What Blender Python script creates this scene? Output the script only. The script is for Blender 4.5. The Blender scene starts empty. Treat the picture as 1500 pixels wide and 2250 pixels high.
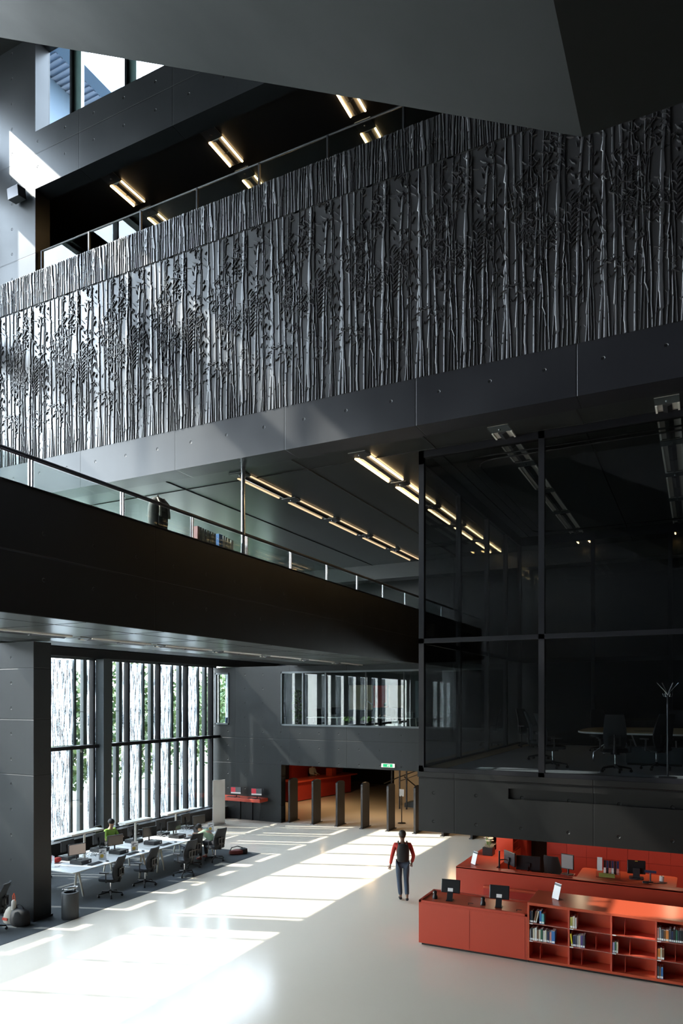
import bpy, bmesh, math, random
from math import sin, cos, pi, radians, sqrt
from mathutils import Vector, Matrix, Euler
C = bpy.context.scene.collection
sc = bpy.context.scene
PI = math.pi

# ------------------------------------------------------------------ camera
cd = bpy.data.cameras.new('camera'); cam = bpy.data.objects.new('camera', cd); C.objects.link(cam)
cd.sensor_fit = 'HORIZONTAL'; cd.sensor_width = 24.0; cd.lens = 1560.0/1500.0*24.0
cd.shift_y = (1534-1125)/1500.0; cd.clip_end = 400; cd.clip_start = 0.05
cam.location = (0, 0, 5.2); cam.rotation_euler = (PI/2, 0, radians(26.8))
sc.camera = cam

# ------------------------------------------------------------------ world, sun, portals, exposure
w = bpy.data.worlds.new('sky'); sc.world = w; w.use_nodes = True
wn = w.node_tree.nodes; wl = w.node_tree.links
bg = wn['Background']; bg.inputs['Strength'].default_value = 9.0
tc = wn.new('ShaderNodeTexCoord'); sx = wn.new('ShaderNodeSeparateXYZ'); cr = wn.new('ShaderNodeValToRGB')
wl.new(tc.outputs['Generated'], sx.inputs[0]); wl.new(sx.outputs['Z'], cr.inputs[0]); wl.new(cr.outputs[0], bg.inputs['Color'])
cr.color_ramp.elements[0].position = 0.0; cr.color_ramp.elements[0].color = (.93, .97, 1.0, 1)
cr.color_ramp.elements[1].position = .8; cr.color_ramp.elements[1].color = (.62, .77, 1.0, 1)
try: w.cycles.sampling_method = 'MANUAL'; w.cycles.sample_map_resolution = 256
except Exception: pass

SUN = Vector((1.0, .355, -.98)).normalized()
sd = bpy.data.lights.new('sun', 'SUN'); sd.energy = 5.0; sd.angle = radians(.6); sd.color = (1.0, .95, .87)
so = bpy.data.objects.new('sun', sd); C.objects.link(so); so.rotation_euler = SUN.to_track_quat('-Z', 'Y').to_euler(); so.location = (-40, -10, 40)

def portal(loc, rot, sx_, sy_):
    d = bpy.data.lights.new('window_portal', 'AREA'); d.shape = 'RECTANGLE'; d.size = sx_; d.size_y = sy_
    d.cycles.is_portal = True
    o = bpy.data.objects.new('window_portal', d); C.objects.link(o); o.location = loc; o.rotation_euler = rot
portal((-18.85, 4.0, 11.6), (0, -PI/2, 0), 22.6, 31)
portal((-18.85, 20, 3.4), (0, -PI/2, 0), 6.3, 11)

vs = sc.view_settings; vs.view_transform = 'Standard'; vs.look = 'None'; vs.gamma = 1; vs.use_curve_mapping = False
vs.exposure = 1.05
sc.cycles.use_denoising = True
sc.cycles.max_bounces = 10; sc.cycles.diffuse_bounces = 5; sc.cycles.glossy_bounces = 4
sc.cycles.transparent_max_bounces = 24; sc.cycles.transmission_bounces = 6
sc.cycles.caustics_reflective = False; sc.cycles.caustics_refractive = False
sc.cycles.sample_clamp_indirect = 6

# ------------------------------------------------------------------ materials
M = {}
def mat(name, col, rough=.5, metal=0., emit=None, estr=0., ior=1.5, bump=0., bscale=20., coat=0., var=0.):
    m = bpy.data.materials.new(name); m.use_nodes = True; nt = m.node_tree; b = nt.nodes['Principled BSDF']
    b.inputs['Base Color'].default_value = (*col, 1); b.inputs['Roughness'].default_value = rough
    b.inputs['Metallic'].default_value = metal; b.inputs['IOR'].default_value = ior
    b.inputs['Coat Weight'].default_value = coat
    if emit: b.inputs['Emission Color'].default_value = (*emit, 1); b.inputs['Emission Strength'].default_value = estr
    if bump or var:
        t = nt.nodes.new('ShaderNodeTexCoord'); n = nt.nodes.new('ShaderNodeTexNoise'); n.inputs['Scale'].default_value = bscale
        n.inputs['Detail'].default_value = 5
        nt.links.new(t.outputs['Object'], n.inputs['Vector'])
        if bump:
            bp = nt.nodes.new('ShaderNodeBump'); bp.inputs['Strength'].default_value = bump; bp.inputs['Distance'].default_value = .01
            nt.links.new(n.outputs[0], bp.inputs['Height']); nt.links.new(bp.outputs[0], b.inputs['Normal'])
        if var:
            r = nt.nodes.new('ShaderNodeMapRange'); r.inputs[1].default_value = .3; r.inputs[2].default_value = .7
            r.inputs[3].default_value = 1-var; r.inputs[4].default_value = 1+var
            h = nt.nodes.new('ShaderNodeVectorMath'); h.operation = 'SCALE'; h.inputs[0].default_value = col
            nt.links.new(n.outputs[0], r.inputs[0]); nt.links.new(r.outputs[0], h.inputs['Scale']); nt.links.new(h.outputs[0], b.inputs['Base Color'])
    M[name] = m; return m

def concrete(name, col, axis, u0, pu, z0, pz, rough=.42, ior=1.5, holes=True, lines=(), blot=.18):
    """painted board-marked concrete: tie holes on a regular grid (u along X or Y), fine blotches and vertical runs"""
    m = bpy.data.materials.new(name); m.use_nodes = True; nt = m.node_tree; N = nt.nodes; L = nt.links; b = N['Principled BSDF']
    b.inputs['Roughness'].default_value = rough; b.inputs['IOR'].default_value = ior
    g = N.new('ShaderNodeNewGeometry'); s = N.new('ShaderNodeSeparateXYZ'); L.new(g.outputs['Position'], s.inputs[0])
    def mth(op, a, c=None, clamp=False):
        n = N.new('ShaderNodeMath'); n.operation = op; n.use_clamp = clamp
        for i, v in enumerate((a, c)):
            if v is None: continue
            if isinstance(v, (int, float)): n.inputs[i].default_value = v
            else: L.new(v, n.inputs[i])
        return n.outputs[0]
    U = s.outputs['X' if axis == 'X' else 'Y']; Z = s.outputs['Z']
    n1 = N.new('ShaderNodeTexNoise'); n1.inputs['Scale'].default_value = .8; n1.inputs['Detail'].default_value = 7
    L.new(g.outputs['Position'], n1.inputs['Vector'])
    mp = N.new('ShaderNodeMapping'); mp.inputs['Scale'].default_value = (6, 6, .35); L.new(g.outputs['Position'], mp.inputs[0])
    n2 = N.new('ShaderNodeTexNoise'); n2.inputs['Scale'].default_value = 1.3; n2.inputs['Detail'].default_value = 3; L.new(mp.outputs[0], n2.inputs['Vector'])
    v = mth('ADD', mth('MULTIPLY', mth('SUBTRACT', n1.outputs[0], .5), blot*2), mth('MULTIPLY', mth('SUBTRACT', n2.outputs[0], .5), blot*1.4))
    f = mth('ADD', v, 1.0)
    hgt = mth('MULTIPLY', n1.outputs[0], .25)
    if holes:
        du = mth('SUBTRACT', mth('MODULO', mth('ADD', mth('SUBTRACT', U, u0), 1000*pu+pu/2), pu), pu/2)
        dz = mth('SUBTRACT', mth('MODULO', mth('ADD', mth('SUBTRACT', Z, z0), 1000*pz+pz/2), pz), pz/2)
        d = mth('SQRT', mth('ADD', mth('MULTIPLY', du, du), mth('MULTIPLY', dz, dz)))
        hm = N.new('ShaderNodeMapRange'); hm.inputs[1].default_value = .024; hm.inputs[2].default_value = .036
        L.new(d, hm.inputs[0])
        f = mth('MULTIPLY', f, mth('ADD', mth('MULTIPLY', hm.outputs[0], .8), .2))
        hgt = mth('ADD', hgt, mth('MULTIPLY', hm.outputs[0], 2.0))
    for kind, p in lines:
        q = mth('ABSOLUTE', mth('SUBTRACT', U if kind == 'u' else Z, p))
        lm = N.new('ShaderNodeMapRange'); lm.inputs[1].default_value = .008; lm.inputs[2].default_value = .014; L.new(q, lm.inputs[0])
        f = mth('MULTIPLY', f, mth('ADD', mth('MULTIPLY', lm.outputs[0], .75), .25))
        hgt = mth('ADD', hgt, lm.outputs[0])
    sv = N.new('ShaderNodeVectorMath'); sv.operation = 'SCALE'; sv.inputs[0].default_value = col; L.new(f, sv.inputs['Scale']); L.new(sv.outputs[0], b.inputs['Base Color'])
    bp = N.new('ShaderNodeBump'); bp.inputs['Strength'].default_value = .6; bp.inputs['Distance'].default_value = .01; L.new(hgt, bp.inputs['Height']); L.new(bp.outputs[0], b.inputs['Normal'])
    rr = mth('ADD', mth('MULTIPLY', n1.outputs[0], .25), rough-.12); L.new(rr, b.inputs['Roughness'])
    M[name] = m; return m

def glass(name, tint, ior=1.5, rough=0.0):
    m = bpy.data.materials.new(name); m.use_nodes = True; nt = m.node_tree; N = nt.nodes; L = nt.links
    N.remove(N['Principled BSDF']); out = N['Material Output']
    t = N.new('ShaderNodeBsdfTransparent'); t.inputs[0].default_value = (*tint, 1)
    g = N.new('ShaderNodeBsdfGlossy'); g.inputs['Roughness'].default_value = rough; g.inputs[0].default_value = (1, 1, 1, 1)
    ge = N.new('ShaderNodeNewGeometry'); dt = N.new('ShaderNodeVectorMath'); dt.operation = 'DOT_PRODUCT'
    L.new(ge.outputs['Incoming'], dt.inputs[0]); L.new(ge.outputs['Normal'], dt.inputs[1])
    def mm(op, a, b=0.):
        n = N.new('ShaderNodeMath'); n.operation = op
        for i, v in enumerate((a, b)):
            if isinstance(v, (int, float)): n.inputs[i].default_value = v
            else: L.new(v, n.inputs[i])
        return n.outputs[0]
    f0 = ((ior-1)/(ior+1))**2
    f = mm('ADD', mm('MULTIPLY', mm('POWER', mm('SUBTRACT', 1., mm('ABSOLUTE', dt.outputs['Value'])), 5.), 1-f0), f0); x = N.new('ShaderNodeMixShader')
    L.new(f, x.inputs[0]); L.new(t.outputs[0], x.inputs[1]); L.new(g.outputs[0], x.inputs[2]); L.new(x.outputs[0], out.inputs[0])
    M[name] = m; return m

def frit(name, lo=.05, hi=.5):
    """glass panel printed with white bamboo stems: white strokes over clear glass"""
    m = bpy.data.materials.new(name); m.use_nodes = True; nt = m.node_tree; N = nt.nodes; L = nt.links
    N.remove(N['Principled BSDF']); out = N['Material Output']
    tcn = N.new('ShaderNodeTexCoord')
    def noise(scale, sc_, det, dist=0.):
        mp = N.new('ShaderNodeMapping'); mp.inputs['Scale'].default_value = scale; L.new(tcn.outputs['Object'], mp.inputs[0])
        n = N.new('ShaderNodeTexNoise'); n.inputs['Scale'].default_value = sc_; n.inputs['Detail'].default_value = det; n.inputs['Distortion'].default_value = dist
        L.new(mp.outputs[0], n.inputs['Vector']); return n.outputs[0]
    a = noise((0, 15, .45), 1.6, 2, .3); b2 = noise((0, 9, 1.5), 4.0, 2, 1.5)
    def mth(op, p, q):
        n = N.new('ShaderNodeMath'); n.operation = op
        for i, v in enumerate((p, q)):
            if isinstance(v, (int, float)): n.inputs[i].default_value = v
            else: L.new(v, n.inputs[i])
        return n.outputs[0]
    ridge = mth('ABSOLUTE', mth('SUBTRACT', a, .5), 0); ridge2 = mth('ABSOLUTE', mth('SUBTRACT', b2, .5), 0)
    r = mth('MINIMUM', mth('MULTIPLY', ridge, 1.0), mth('MULTIPLY', ridge2, 2.2))
    mr = N.new('ShaderNodeMapRange'); mr.inputs[1].default_value = .030; mr.inputs[2].default_value = .062; mr.inputs[3].default_value = .97; mr.inputs[4].default_value = lo
    L.new(r, mr.inputs[0])
    tr = N.new('ShaderNodeBsdfTransparent'); tr.inputs[0].default_value = (.022, .030, .038, 1)
    di = N.new('ShaderNodeBsdfDiffuse'); di.inputs[0].default_value = (.85, .88, .9, 1); tl = N.new('ShaderNodeBsdfTranslucent'); tl.inputs[0].default_value = (.9, .93, .95, 1)
    m1 = N.new('ShaderNodeMixShader'); m1.inputs[0].default_value = .75; L.new(di.outputs[0], m1.inputs[1]); L.new(tl.outputs[0], m1.inputs[2])
    m2 = N.new('ShaderNodeMixShader'); L.new(mr.outputs[0], m2.inputs[0]); L.new(tr.outputs[0], m2.inputs[1]); L.new(m1.outputs[0], m2.inputs[2]); L.new(m2.outputs[0], out.inputs[0])
    M[name] = m; return m

BLK = (.030, .033, .036)
concrete('c_relief', (.036, .035, .039), 'X', -8.68, 1.02, 11.24, 40., rough=.29, ior=1.85, holes=False, blot=.1)
concrete('c_beam', (.013, .013, .017), 'X', -8.68, 1.02, 11.24, 9., rough=.36, ior=1.5, lines=[('u', v) for v in (-14.3, -11.19, -8.14, -5.08, -1.99)])
concrete('c_upper', (.013, .0145, .017), 'X', -16.92+1.02*3, 1.02, 19.5, .69, rough=.36, ior=1.38, lines=[('z', 19.87), ('z', 17.2), ('u', -14.37), ('u', -11.29)])
concrete('c_far', (.009, .0112, .0122), 'X', -17.41, .9, 4.99, .608, rough=.5, ior=1.4, lines=[('z', 3.5), ('z', 2.42), ('u', -15.19), ('u', -12.54), ('u', -17.9)])
concrete('c_col', (.009, .0105, .0115), 'X', -14.58, 3.0, 3.76, .6, rough=.5, ior=1.4, lines=[('z', 3.4), ('z', 4.7), ('z', 5.9)])
concrete('c_parapet', (.0045, .004, .004), 'Y', 10.23, 1.063, 7.115, .75, rough=.5, lines=[('z', 7.49), ('u', 10.74), ('u', 20.27)], blot=.1)
concrete('c_box', (.0065, .0062, .0058), 'X', -5.25, .955, 2.48, .63, rough=.46, ior=1.4, lines=[('z', 3.43), ('u', -4.77), ('u', -1.9)])
concrete('c_stair', (.006, .0078, .0082), 'X', 0, 1, 0, 1, rough=.6, ior=1.22, holes=False, blot=.12)
concrete('c_plain', (.010, .010, .010), 'X', 0, 1, 0, 1, rough=.5, holes=False)
mat('floor', (.88, .78, .64), .17, ior=1.4, var=.02, bscale=.35)
mat('carpet', (.055, .062, .066), .95, bump=.3, bscale=150, var=.1)
mat('box_carpet', (.36, .38, .40), .95, bump=.3, bscale=150)
mat('box_wood', (.36, .27, .13), .5)
mat('ceiling_panel', (.042, .045, .045), .28, .55, bump=.02, bscale=1.5)
mat('soffit_panel', (.08, .09, .088), .28, .6, bump=.03, bscale=2)
mat('black_metal', (.012, .012, .014), .35, .2)
mat('frame_black', (.006, .006, .009), .45, 0., ior=1.38)
mat('frame_grey', (.075, .09, .098), .4, .2)
mat('steel', (.62, .64, .66), .22, 1.)
mat('chrome', (.8, .8, .82), .08, 1.)
mat('dark_steel', (.10, .10, .11), .3, .8)
mat('red', (.50, .062, .032), .38)
mat('red_top', (.53, .085, .038), .33)
mat('red_deep', (.42, .035, .022), .45)
mat('red_shelf', (.54, .085, .05), .4)
mat('kick', (.012, .010, .010), .6)
mat('white', (.78, .78, .77), .4)
mat('paper', (.85, .85, .84), .7)
mat('desk_white', (.80, .79, .76), .3)
mat('leg_white', (.62, .60, .53), .4)
mat('lamp_white', (.74, .71, .65), .45)
mat('fabric_dark', (.022, .025, .030), .85, bump=.2, bscale=120)
mat('plastic_black', (.015, .015, .017), .35)
mat('plastic_dark', (.035, .036, .04), .4)
mat('screen_dark', (.035, .034, .033), .12)
mat('screen_page', (.16, .13, .11), .2, emit=(.5, .42, .36), estr=.18)
mat('screen_red', (.3, .02, .03), .25, emit=(.6, .05, .08), estr=.25)
mat('screen_grey', (.2, .2, .2), .25, emit=(.6, .62, .64), estr=.35)
mat('screen_mid', (.03, .035, .04), .2, emit=(.1, .11, .12), estr=.3)
mat('relief_gap', (.006, .006, .006), .8)
mat('tube_warm', (1, .8, .5), .4, emit=(1.0, .66, .30), estr=7)
mat('tube_dim', (1, .8, .5), .4, emit=(1.0, .72, .42), estr=.5)
mat('tube_off', (.8, .8, .76), .5)
mat('light_tray', (.70, .68, .64), .35, .4)
mat('green_sign', (0, .4, .15), .5, emit=(.0, .45, .16), estr=.30)
mat('sign_white', (.9, .9, .8), .5, emit=(1, .95, .8), estr=.35)
mat('bark', (.09, .07, .05), .9)
mat('leaf', (.05, .10, .03), .6); mat('leaf2', (.11, .16, .05), .6)
mat('plant_leaf', (.16, .30, .06), .5)
mat('ground_out', (.22, .24, .20), .9)
mat('skin', (.50, .28, .19), .5); mat('skin_dark', (.22, .11, .07), .5)
mat('hair', (.018, .013, .010), .6)
mat('cloth_red', (.50, .035, .025), .8); mat('jean', (.045, .065, .10), .85); mat('cloth_green', (.34, .46, .30), .8)
mat('cloth_black', (.012, .012, .014), .8); mat('shoe_red', (.22, .04, .03), .6); mat('cloth_white', (.6, .56, .5), .8); mat('cloth_lime', (.30, .50, .08), .8)
mat('bag_black', (.012, .012, .013), .7); mat('bag_beige', (.42, .38, .31), .8); mat('orange', (.8, .10, .02), .5)
mat('yellow', (.72, .50, .08), .6); mat('blue', (.05, .14, .42), .5); mat('beige', (.55, .48, .36), .7); mat('wood', (.40, .30, .17), .45)
mat('table_wood', (.62, .50, .28), .4)
mat('concrete_out', (.45, .47, .5), .8)
mat('corrugated', (.30, .36, .46), .4, .3); mat('fascia', (.12, .19, .28), .4)
mat('blue_wall', (.05, .085, .13), .5)
glass('pane', (.96, .985, .98), 1.45)
glass('box_glass', (.70, .72, .73), 1.5)
glass('rail_glass', (.80, .85, .84), 1.5)
glass('acrylic', (.9, .92, .93), 1.3)
frit('frit')

# ------------------------------------------------------------------ mesh helper
class MB:
    def __init__(s): s.v = []; s.f = []; s.m = []; s.s = []
    def face(s, idx, m=0, sm=False): s.f.append(tuple(idx)); s.m.append(m); s.s.append(sm)
    def box(s, x0, x1, y0, y1, z0, z1, m=0, R=None, o=None):
        b = len(s.v)
        for z in (z0, z1):
            for x, y in ((x0, y0), (x1, y0), (x1, y1), (x0, y1)):
                p = Vector((x, y, z))
                if R is not None: p = R @ p
                if o is not None: p = p+Vector(o)
                s.v.append(tuple(p))
        for q in ((0, 3, 2, 1), (4, 5, 6, 7), (0, 1, 5, 4), (1, 2, 6, 5), (2, 3, 7, 6), (3, 0, 4, 7)): s.face([b+i for i in q], m)
        return s
    def tube(s, pts, r, n=10, m=0, cap=True, sm=True):
        pts = [Vector(p) for p in pts]; rs = r if isinstance(r, (list, tuple)) else [r]*len(pts); b = len(s.v); prev = None
        for i, p in enumerate(pts):
            if i == 0: t = pts[1]-p
            elif i == len(pts)-1: t = p-pts[i-1]
            else: t = (pts[i+1]-p).normalized()+(p-pts[i-1]).normalized()
            t.normalize()
            if prev is None:
                a = Vector((0, 0, 1)) if abs(t.z) < .9 else Vector((1, 0, 0)); u = t.cross(a).normalized()
            else: u = (prev-t*prev.dot(t)).normalized()
            prev = u; w_ = t.cross(u)
            for k in range(n):
                a = 2*pi*k/n; s.v.append(tuple(p+(u*cos(a)+w_*sin(a))*rs[i]))
        for i in range(len(pts)-1):
            for k in range(n):
                s.face((b+i*n+k, b+i*n+(k+1) % n, b+(i+1)*n+(k+1) % n, b+(i+1)*n+k), m, sm)
        if cap:
            s.face([b+k for k in range(n)][::-1], m); e = b+(len(pts)-1)*n; s.face([e+k for k in range(n)], m)
        return s
    def lathe(s, prof, c=(0, 0, 0), n=20, m=0, sx=1, sy=1, cap=True):
        b = len(s.v)
        for r, z in prof:
            for k in range(n): a = 2*pi*k/n; s.v.append((c[0]+r*cos(a)*sx, c[1]+r*sin(a)*sy, c[2]+z))
        for i in range(len(prof)-1):
            for k in range(n): s.face((b+i*n+k, b+i*n+(k+1) % n, b+(i+1)*n+(k+1) % n, b+(i+1)*n+k), m, True)
        if cap:
            s.face([b+k for k in range(n)][::-1], m); e = b+(len(prof)-1)*n; s.face([e+k for k in range(n)], m)
        return s
    def prism(s, pts, h0, h1, axis='z', m=0):
        """pts: 2-D outline; extruded along axis between h0 and h1"""
        b = len(s.v); n = len(pts)
        for h in (h0, h1):
            for p, q in pts: s.v.append({'z': (p, q, h), 'y': (p, h, q), 'x': (h, p, q)}[axis])
        s.face(range(b, b+n), m); s.face([b+n+i for i in range(n)][::-1], m)
        for i in range(n): s.face((b+i, b+(i+1) % n, b+n+(i+1) % n, b+n+i), m)
        return s
    def ball(s, c, r, n=12, k=8, m=0):
        rx, ry, rz = r if isinstance(r, (list, tuple)) else (r, r, r)
        prof = [(sin(pi*(i+.02)/(k+.04)) if 0 < i < k else .03, -cos(pi*i/k)) for i in range(k+1)]
        b = len(s.v)
        for a_, z in prof:
            for j in range(n): a = 2*pi*j/n; s.v.append((c[0]+rx*a_*cos(a), c[1]+ry*a_*sin(a), c[2]+rz*z))
        for i in range(k):
            for j in range(n): s.face((b+i*n+j, b+i*n+(j+1) % n, b+(i+1)*n+(j+1) % n, b+(i+1)*n+j), m, True)
        s.face([b+j for j in range(n)][::-1], m, True); e = b+k*n; s.face([e+j for j in range(n)], m, True)
        return s
    def build(s, name, mats, parent=None, loc=None, rot=None, bevel=0, fix=True):
        me = bpy.data.meshes.new(name); me.from_pydata([tuple(v) for v in s.v], [], s.f)
        if not isinstance(mats, (list, tuple)): mats = [mats]
        for m_ in mats: me.materials.append(M[m_] if isinstance(m_, str) else m_)
        me.polygons.foreach_set('material_index', s.m); me.polygons.foreach_set('use_smooth', s.s)
        if fix:
            bm = bmesh.new(); bm.from_mesh(me); bmesh.ops.recalc_face_normals(bm, faces=bm.faces); bm.to_mesh(me); bm.free()
        me.update()
        if any(s.s):
            try: me.set_sharp_from_angle(angle=radians(45))
            except Exception: pass
        o = bpy.data.objects.new(name, me); C.objects.link(o)
        if parent is not None: o.parent = parent
        if loc is not None: o.location = loc
        if rot is not None: o.rotation_euler = rot
        if bevel:
            bv = o.modifiers.new('bevel', 'BEVEL'); bv.width = bevel; bv.segments = 2; bv.limit_method = 'ANGLE'
        return o

def tag(o, label=None, cat=None, group=None, kind=None):
    if label: o['label'] = label
    if cat: o['category'] = cat
    if group: o['group'] = group
    if kind: o['kind'] = kind
    return o
def thing(name, label, cat, loc=(0, 0, 0), rz=0, group=None):
    o = bpy.data.objects.new(name, None); C.objects.link(o); o.location = loc; o.rotation_euler = (0, 0, rz); o.empty_display_size = .1
    return tag(o, label, cat, group)
def struct(name, mb, m, parent=None, **k):
    o = mb.build(name, m, parent, **k)
    if parent is None: o['kind'] = 'structure'
    return o
def sempty(name, loc=(0, 0, 0)):
    o = bpy.data.objects.new(name, None); C.objects.link(o); o.location = loc; o['kind'] = 'structure'; return o
def dup(root, loc, rz=0, label=None, group=None, cat=None):
    r = root.copy(); C.objects.link(r); r.location = loc; r.rotation_euler = (0, 0, rz)
    if label: r['label'] = label
    if group: r['group'] = group
    for ch in list(root.children):
        c = ch.copy(); C.objects.link(c); c.parent = r
        for g in list(ch.children):
            d = g.copy(); C.objects.link(d); d.parent = c
    return r
def rx(a): return Matrix.Rotation(a, 3, 'X')
def ry(a): return Matrix.Rotation(a, 3, 'Y')
def rzm(a): return Matrix.Rotation(a, 3, 'Z')

# ================================================================== STRUCTURE
XF = -19.0      # facade plane
struct('floor', MB().box(-19.6, 9, -8, 42, -.3, 0), 'floor')
struct('floor_carpet', MB().box(-18.55, -13.12, 4.0, 20.0, .0, .006), 'carpet')
struct('ground', MB().box(-120, -19.6, -60, 110, -.6, -.35), 'ground_out')
# relief wall (level 2 gallery front)
RY = 13.35
wr = sempty('wall_relief', (0, 0, 0))
struct('beam_face', MB().box(XF, 8, RY, RY+.62, 10.65, 11.6), 'c_beam', wr)
struct('relief_backing', MB().box(XF, 8, RY+.01, RY+.3, 11.6, 16.7, 0).box(XF, 8, RY+.004, RY+.02, 15.765, 15.79, 1), ['c_relief', 'relief_gap'], wr)
# upper wall with its gallery opening and window
uw = MB()
uw.box(XF, -16.0, RY+.02, RY+.5, 16.7, 23.1); uw.box(-16.0, 8, RY+.02, RY+.5, 18.93, 20.48)
uw.box(-16.0, 8, RY+.02, RY+.5, 23.0, 23.6)
struct('wall_north', uw, 'c_upper')
# roof and enclosing walls
struct('ceiling', MB().box(XF-.3, 8.3, -8, RY+.5, 23.1, 23.5), 'c_plain')
struct('wall_south', MB().box(XF, 8, -8.3, -8, 0, 23.1), 'c_plain')
struct('wall_east', MB().box(8, 8.3, -8, 42, 0, 23.1), 'c_plain')
# level 2 slab ceiling behind the beam
cg = MB().box(XF, 8, RY+.62, 30, 10.7, 11.0)
for x in (-16.2, -12.1, -8.4, -5.2, -2.1, 1.1): cg.box(x-.012, x+.012, RY+.62, 30, 10.685, 10.7, 1)
cg.box(XF, 8, 26.8, 27.5, 10.1, 10.7, 0); cg.box(XF, 8, RY+1.5, RY+1.515, 10.69, 10.7, 1)
struct('ceiling_gallery', cg, ['ceiling_panel', 'relief_gap'])
struct('wall_gallery_back', MB().box(-19, 8, 30, 30.3, 6.52, 10.7), 'c_plain')
struct('wall_link_north', MB().box(-9.5, -8.9, 25.3, 30, 7.5, 8.0), 'c_plain')
# level 3 gallery floor, ceiling, back
struct('floor_gallery', MB().box(XF, 8, RY+.3, 26, 15.2, 15.6), 'c_plain')
struct('ceiling_upper_gallery', MB().box(XF, 8, RY+.5, 26, 19.1, 19.5), 'black_metal')
struct('wall_upper_back', MB().box(XF, 8, 26, 26.3, 15.2, 19.5), 'c_plain')
# far wall with windows and hall opening
FY = 25.3
fw = MB()
def wallY(mb, x0, x1, z0, z1, y0, y1, holes):
    xs = sorted({x0, x1, *[h[0] for h in holes], *[h[1] for h in holes]}); zs = sorted({z0, z1, *[h[2] for h in holes], *[h[3] for h in holes]})
    for i in range(len(xs)-1):
        run = None
        for k in range(len(zs)-1):
            cx, cz = (xs[i]+xs[i+1])/2, (zs[k]+zs[k+1])/2
            if any(h[0] < cx < h[1] and h[2] < cz < h[3] for h in holes):
                if run is not None: mb.box(xs[i], xs[i+1], y0, y1, run, zs[k]); run = None
            elif run is None: run = zs[k]
        if run is not None: mb.box(xs[i], xs[i+1], y0, y1, run, zs[-1])
wallY(fw, XF-.4, 8, 0, 6.52, FY, FY+.35, [(-15.6, -5.9, -1, 2.42), (-18.98, -18.25, 4.1, 6.25), (-15.6, -6.2, 4.1, 6.25)])
struct('wall_far', fw, 'c_far')
# low wall / sill box along the facade
struct('wall_sill', MB().box(-18.95, -18.55, 12.1, FY, 0, .5).box(-18.95, -18.3, 24.95, FY, 0, .5), 'c_plain')
# column slab by the windows
struct('column', MB().box(-15.05, -13.82, 11.5, 12.0, .06, 6.52, 0).box(-15.09, -13.79, 11.47, 12.03, 0, .06, 1), ['c_col', 'black_metal'])
# bridge / balcony
BX = -9.5
br = sempty('beam_bridge')
struct('parapet', MB().box(BX-.25, BX, -4, 30, 6.52, 8.55, 0).box(BX-.3, BX+.03, -4, 30, 8.55, 8.56, 1), ['c_parapet', 'black_metal'], br)
struct('slab', MB().box(-15.04, BX-.25, -4, 30, 6.56, 7.5), 'c_plain', br)
sf = MB().box(-13.3, BX-.02, -4, 30, 6.515, 6.56)
for y in range(-3, 30, 2): sf.box(-13.3, BX-.02, y, y+.01, 6.511, 6.515, 1)
sf.box(-10.3, -10.29, -4, 30, 6.511, 6.515, 1)
struct('soffit_panel', sf, ['soffit_panel', 'relief_gap'], br)
struct('parapet_back', MB().box(-15.04, -14.8, -4, 25.3, 6.56, 8.3), 'c_plain', br)
# stair volume hanging overhead
st = MB()
def zst(x): return 9.73-(x+.85)*.535
pts = [(3.0, 9.73), (-.85, 9.73), (-12.5, zst(-12.5)), (-12.5, zst(-12.5)+1.6), (-.6, 11.3), (3.0, 11.3)]
st.prism([(p, q) for p, q in pts], 2.6, 6.0, 'y')
struct('ceiling_stair_soffit', st, 'c_stair', bevel=.012)

# ------------------------------------------------------------------ facade
def facade(name, y0, y1, z0, z1, first, pitch, transoms=(), depth=.16, trims=True, pane=True, panels=None):
    r = sempty(name)
    ys = []; y = first
    while y < y1-.05:
        if y > y0+.05: ys.append(y)
        y += pitch
    for y in ys:
        struct('mullion', MB().box(XF-.06, XF+depth, y-.042, y+.042, z0, z1), 'frame_black', r)
    ed = [y0]+ys+[y1]; zz = [z0]+list(transoms)+[z1]
    for i in range(len(ed)-1):
        for k in range(len(zz)-1):
            if pane: struct('pane', MB().box(XF-.015, XF-.005, ed[i]+.03, ed[i+1]-.03, zz[k]+.02, zz[k+1]-.02), 'pane', r)
            if panels:
                a, b_, e = panels
                yy = ed[i]+a; ye = ed[i]+b_*(1 if k else .86)
                if ye < ed[i+1]:
                    p = struct('screen_panel', MB().box(-.006, .006, 0, ye-yy, 0, zz[k+1]-zz[k]-.12), 'frit', r, loc=(XF-.28, yy, zz[k]+.06))
                    struct('screen_frame', MB().box(XF-.33, XF-.2, ye, ye+.10, zz[k]+.03, zz[k+1]-.03).box(XF-.2, XF-.04, ye+.26, ye+.42, zz[k]+.03, zz[k+1]-.03).tube([(XF-.25, ye, zz[k]+1.2), (XF+.02, ye+.34, zz[k]+1.2)], .012, 6), 'frame_grey', r)
    for z in transoms:
        struct('transom', MB().box(XF-.06, XF+.28, y0, y1, z-.06, z+.06), 'frame_black', r)
    struct('head', MB().box(XF-.06, XF+.1, y0, y1, z1-.04, z1+.04).box(XF-.06, XF+.1, y0, y1, z0-.03, z0+.03), 'frame_grey', r)
    return r
facade('window_1', 16.52, 25.3, .5, 6.56, 18.21, 1.68, (3.53,), panels=(.07, 1.12, 0))
facade('window_2', 5.76, 16.52, .3, 6.56, 5.76, 1.68, (3.53,), panels=(.07, 1.12, 0))
facade('window_13', -8, 5.76, .3, 6.56, -8+.32, 1.68, (3.53,))
facade('window_3', -8, RY+.4, 7.36, 10.65, -8+.32, 1.68, pane=True)
facade('window_4', -8, 12.7, 11.35, 15.2, -8+.32, 1.68, pane=True)
facade('window_5', 7.6, 12.7, 15.9, 20.45, 7.6, 1.68, pane=True)
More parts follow.
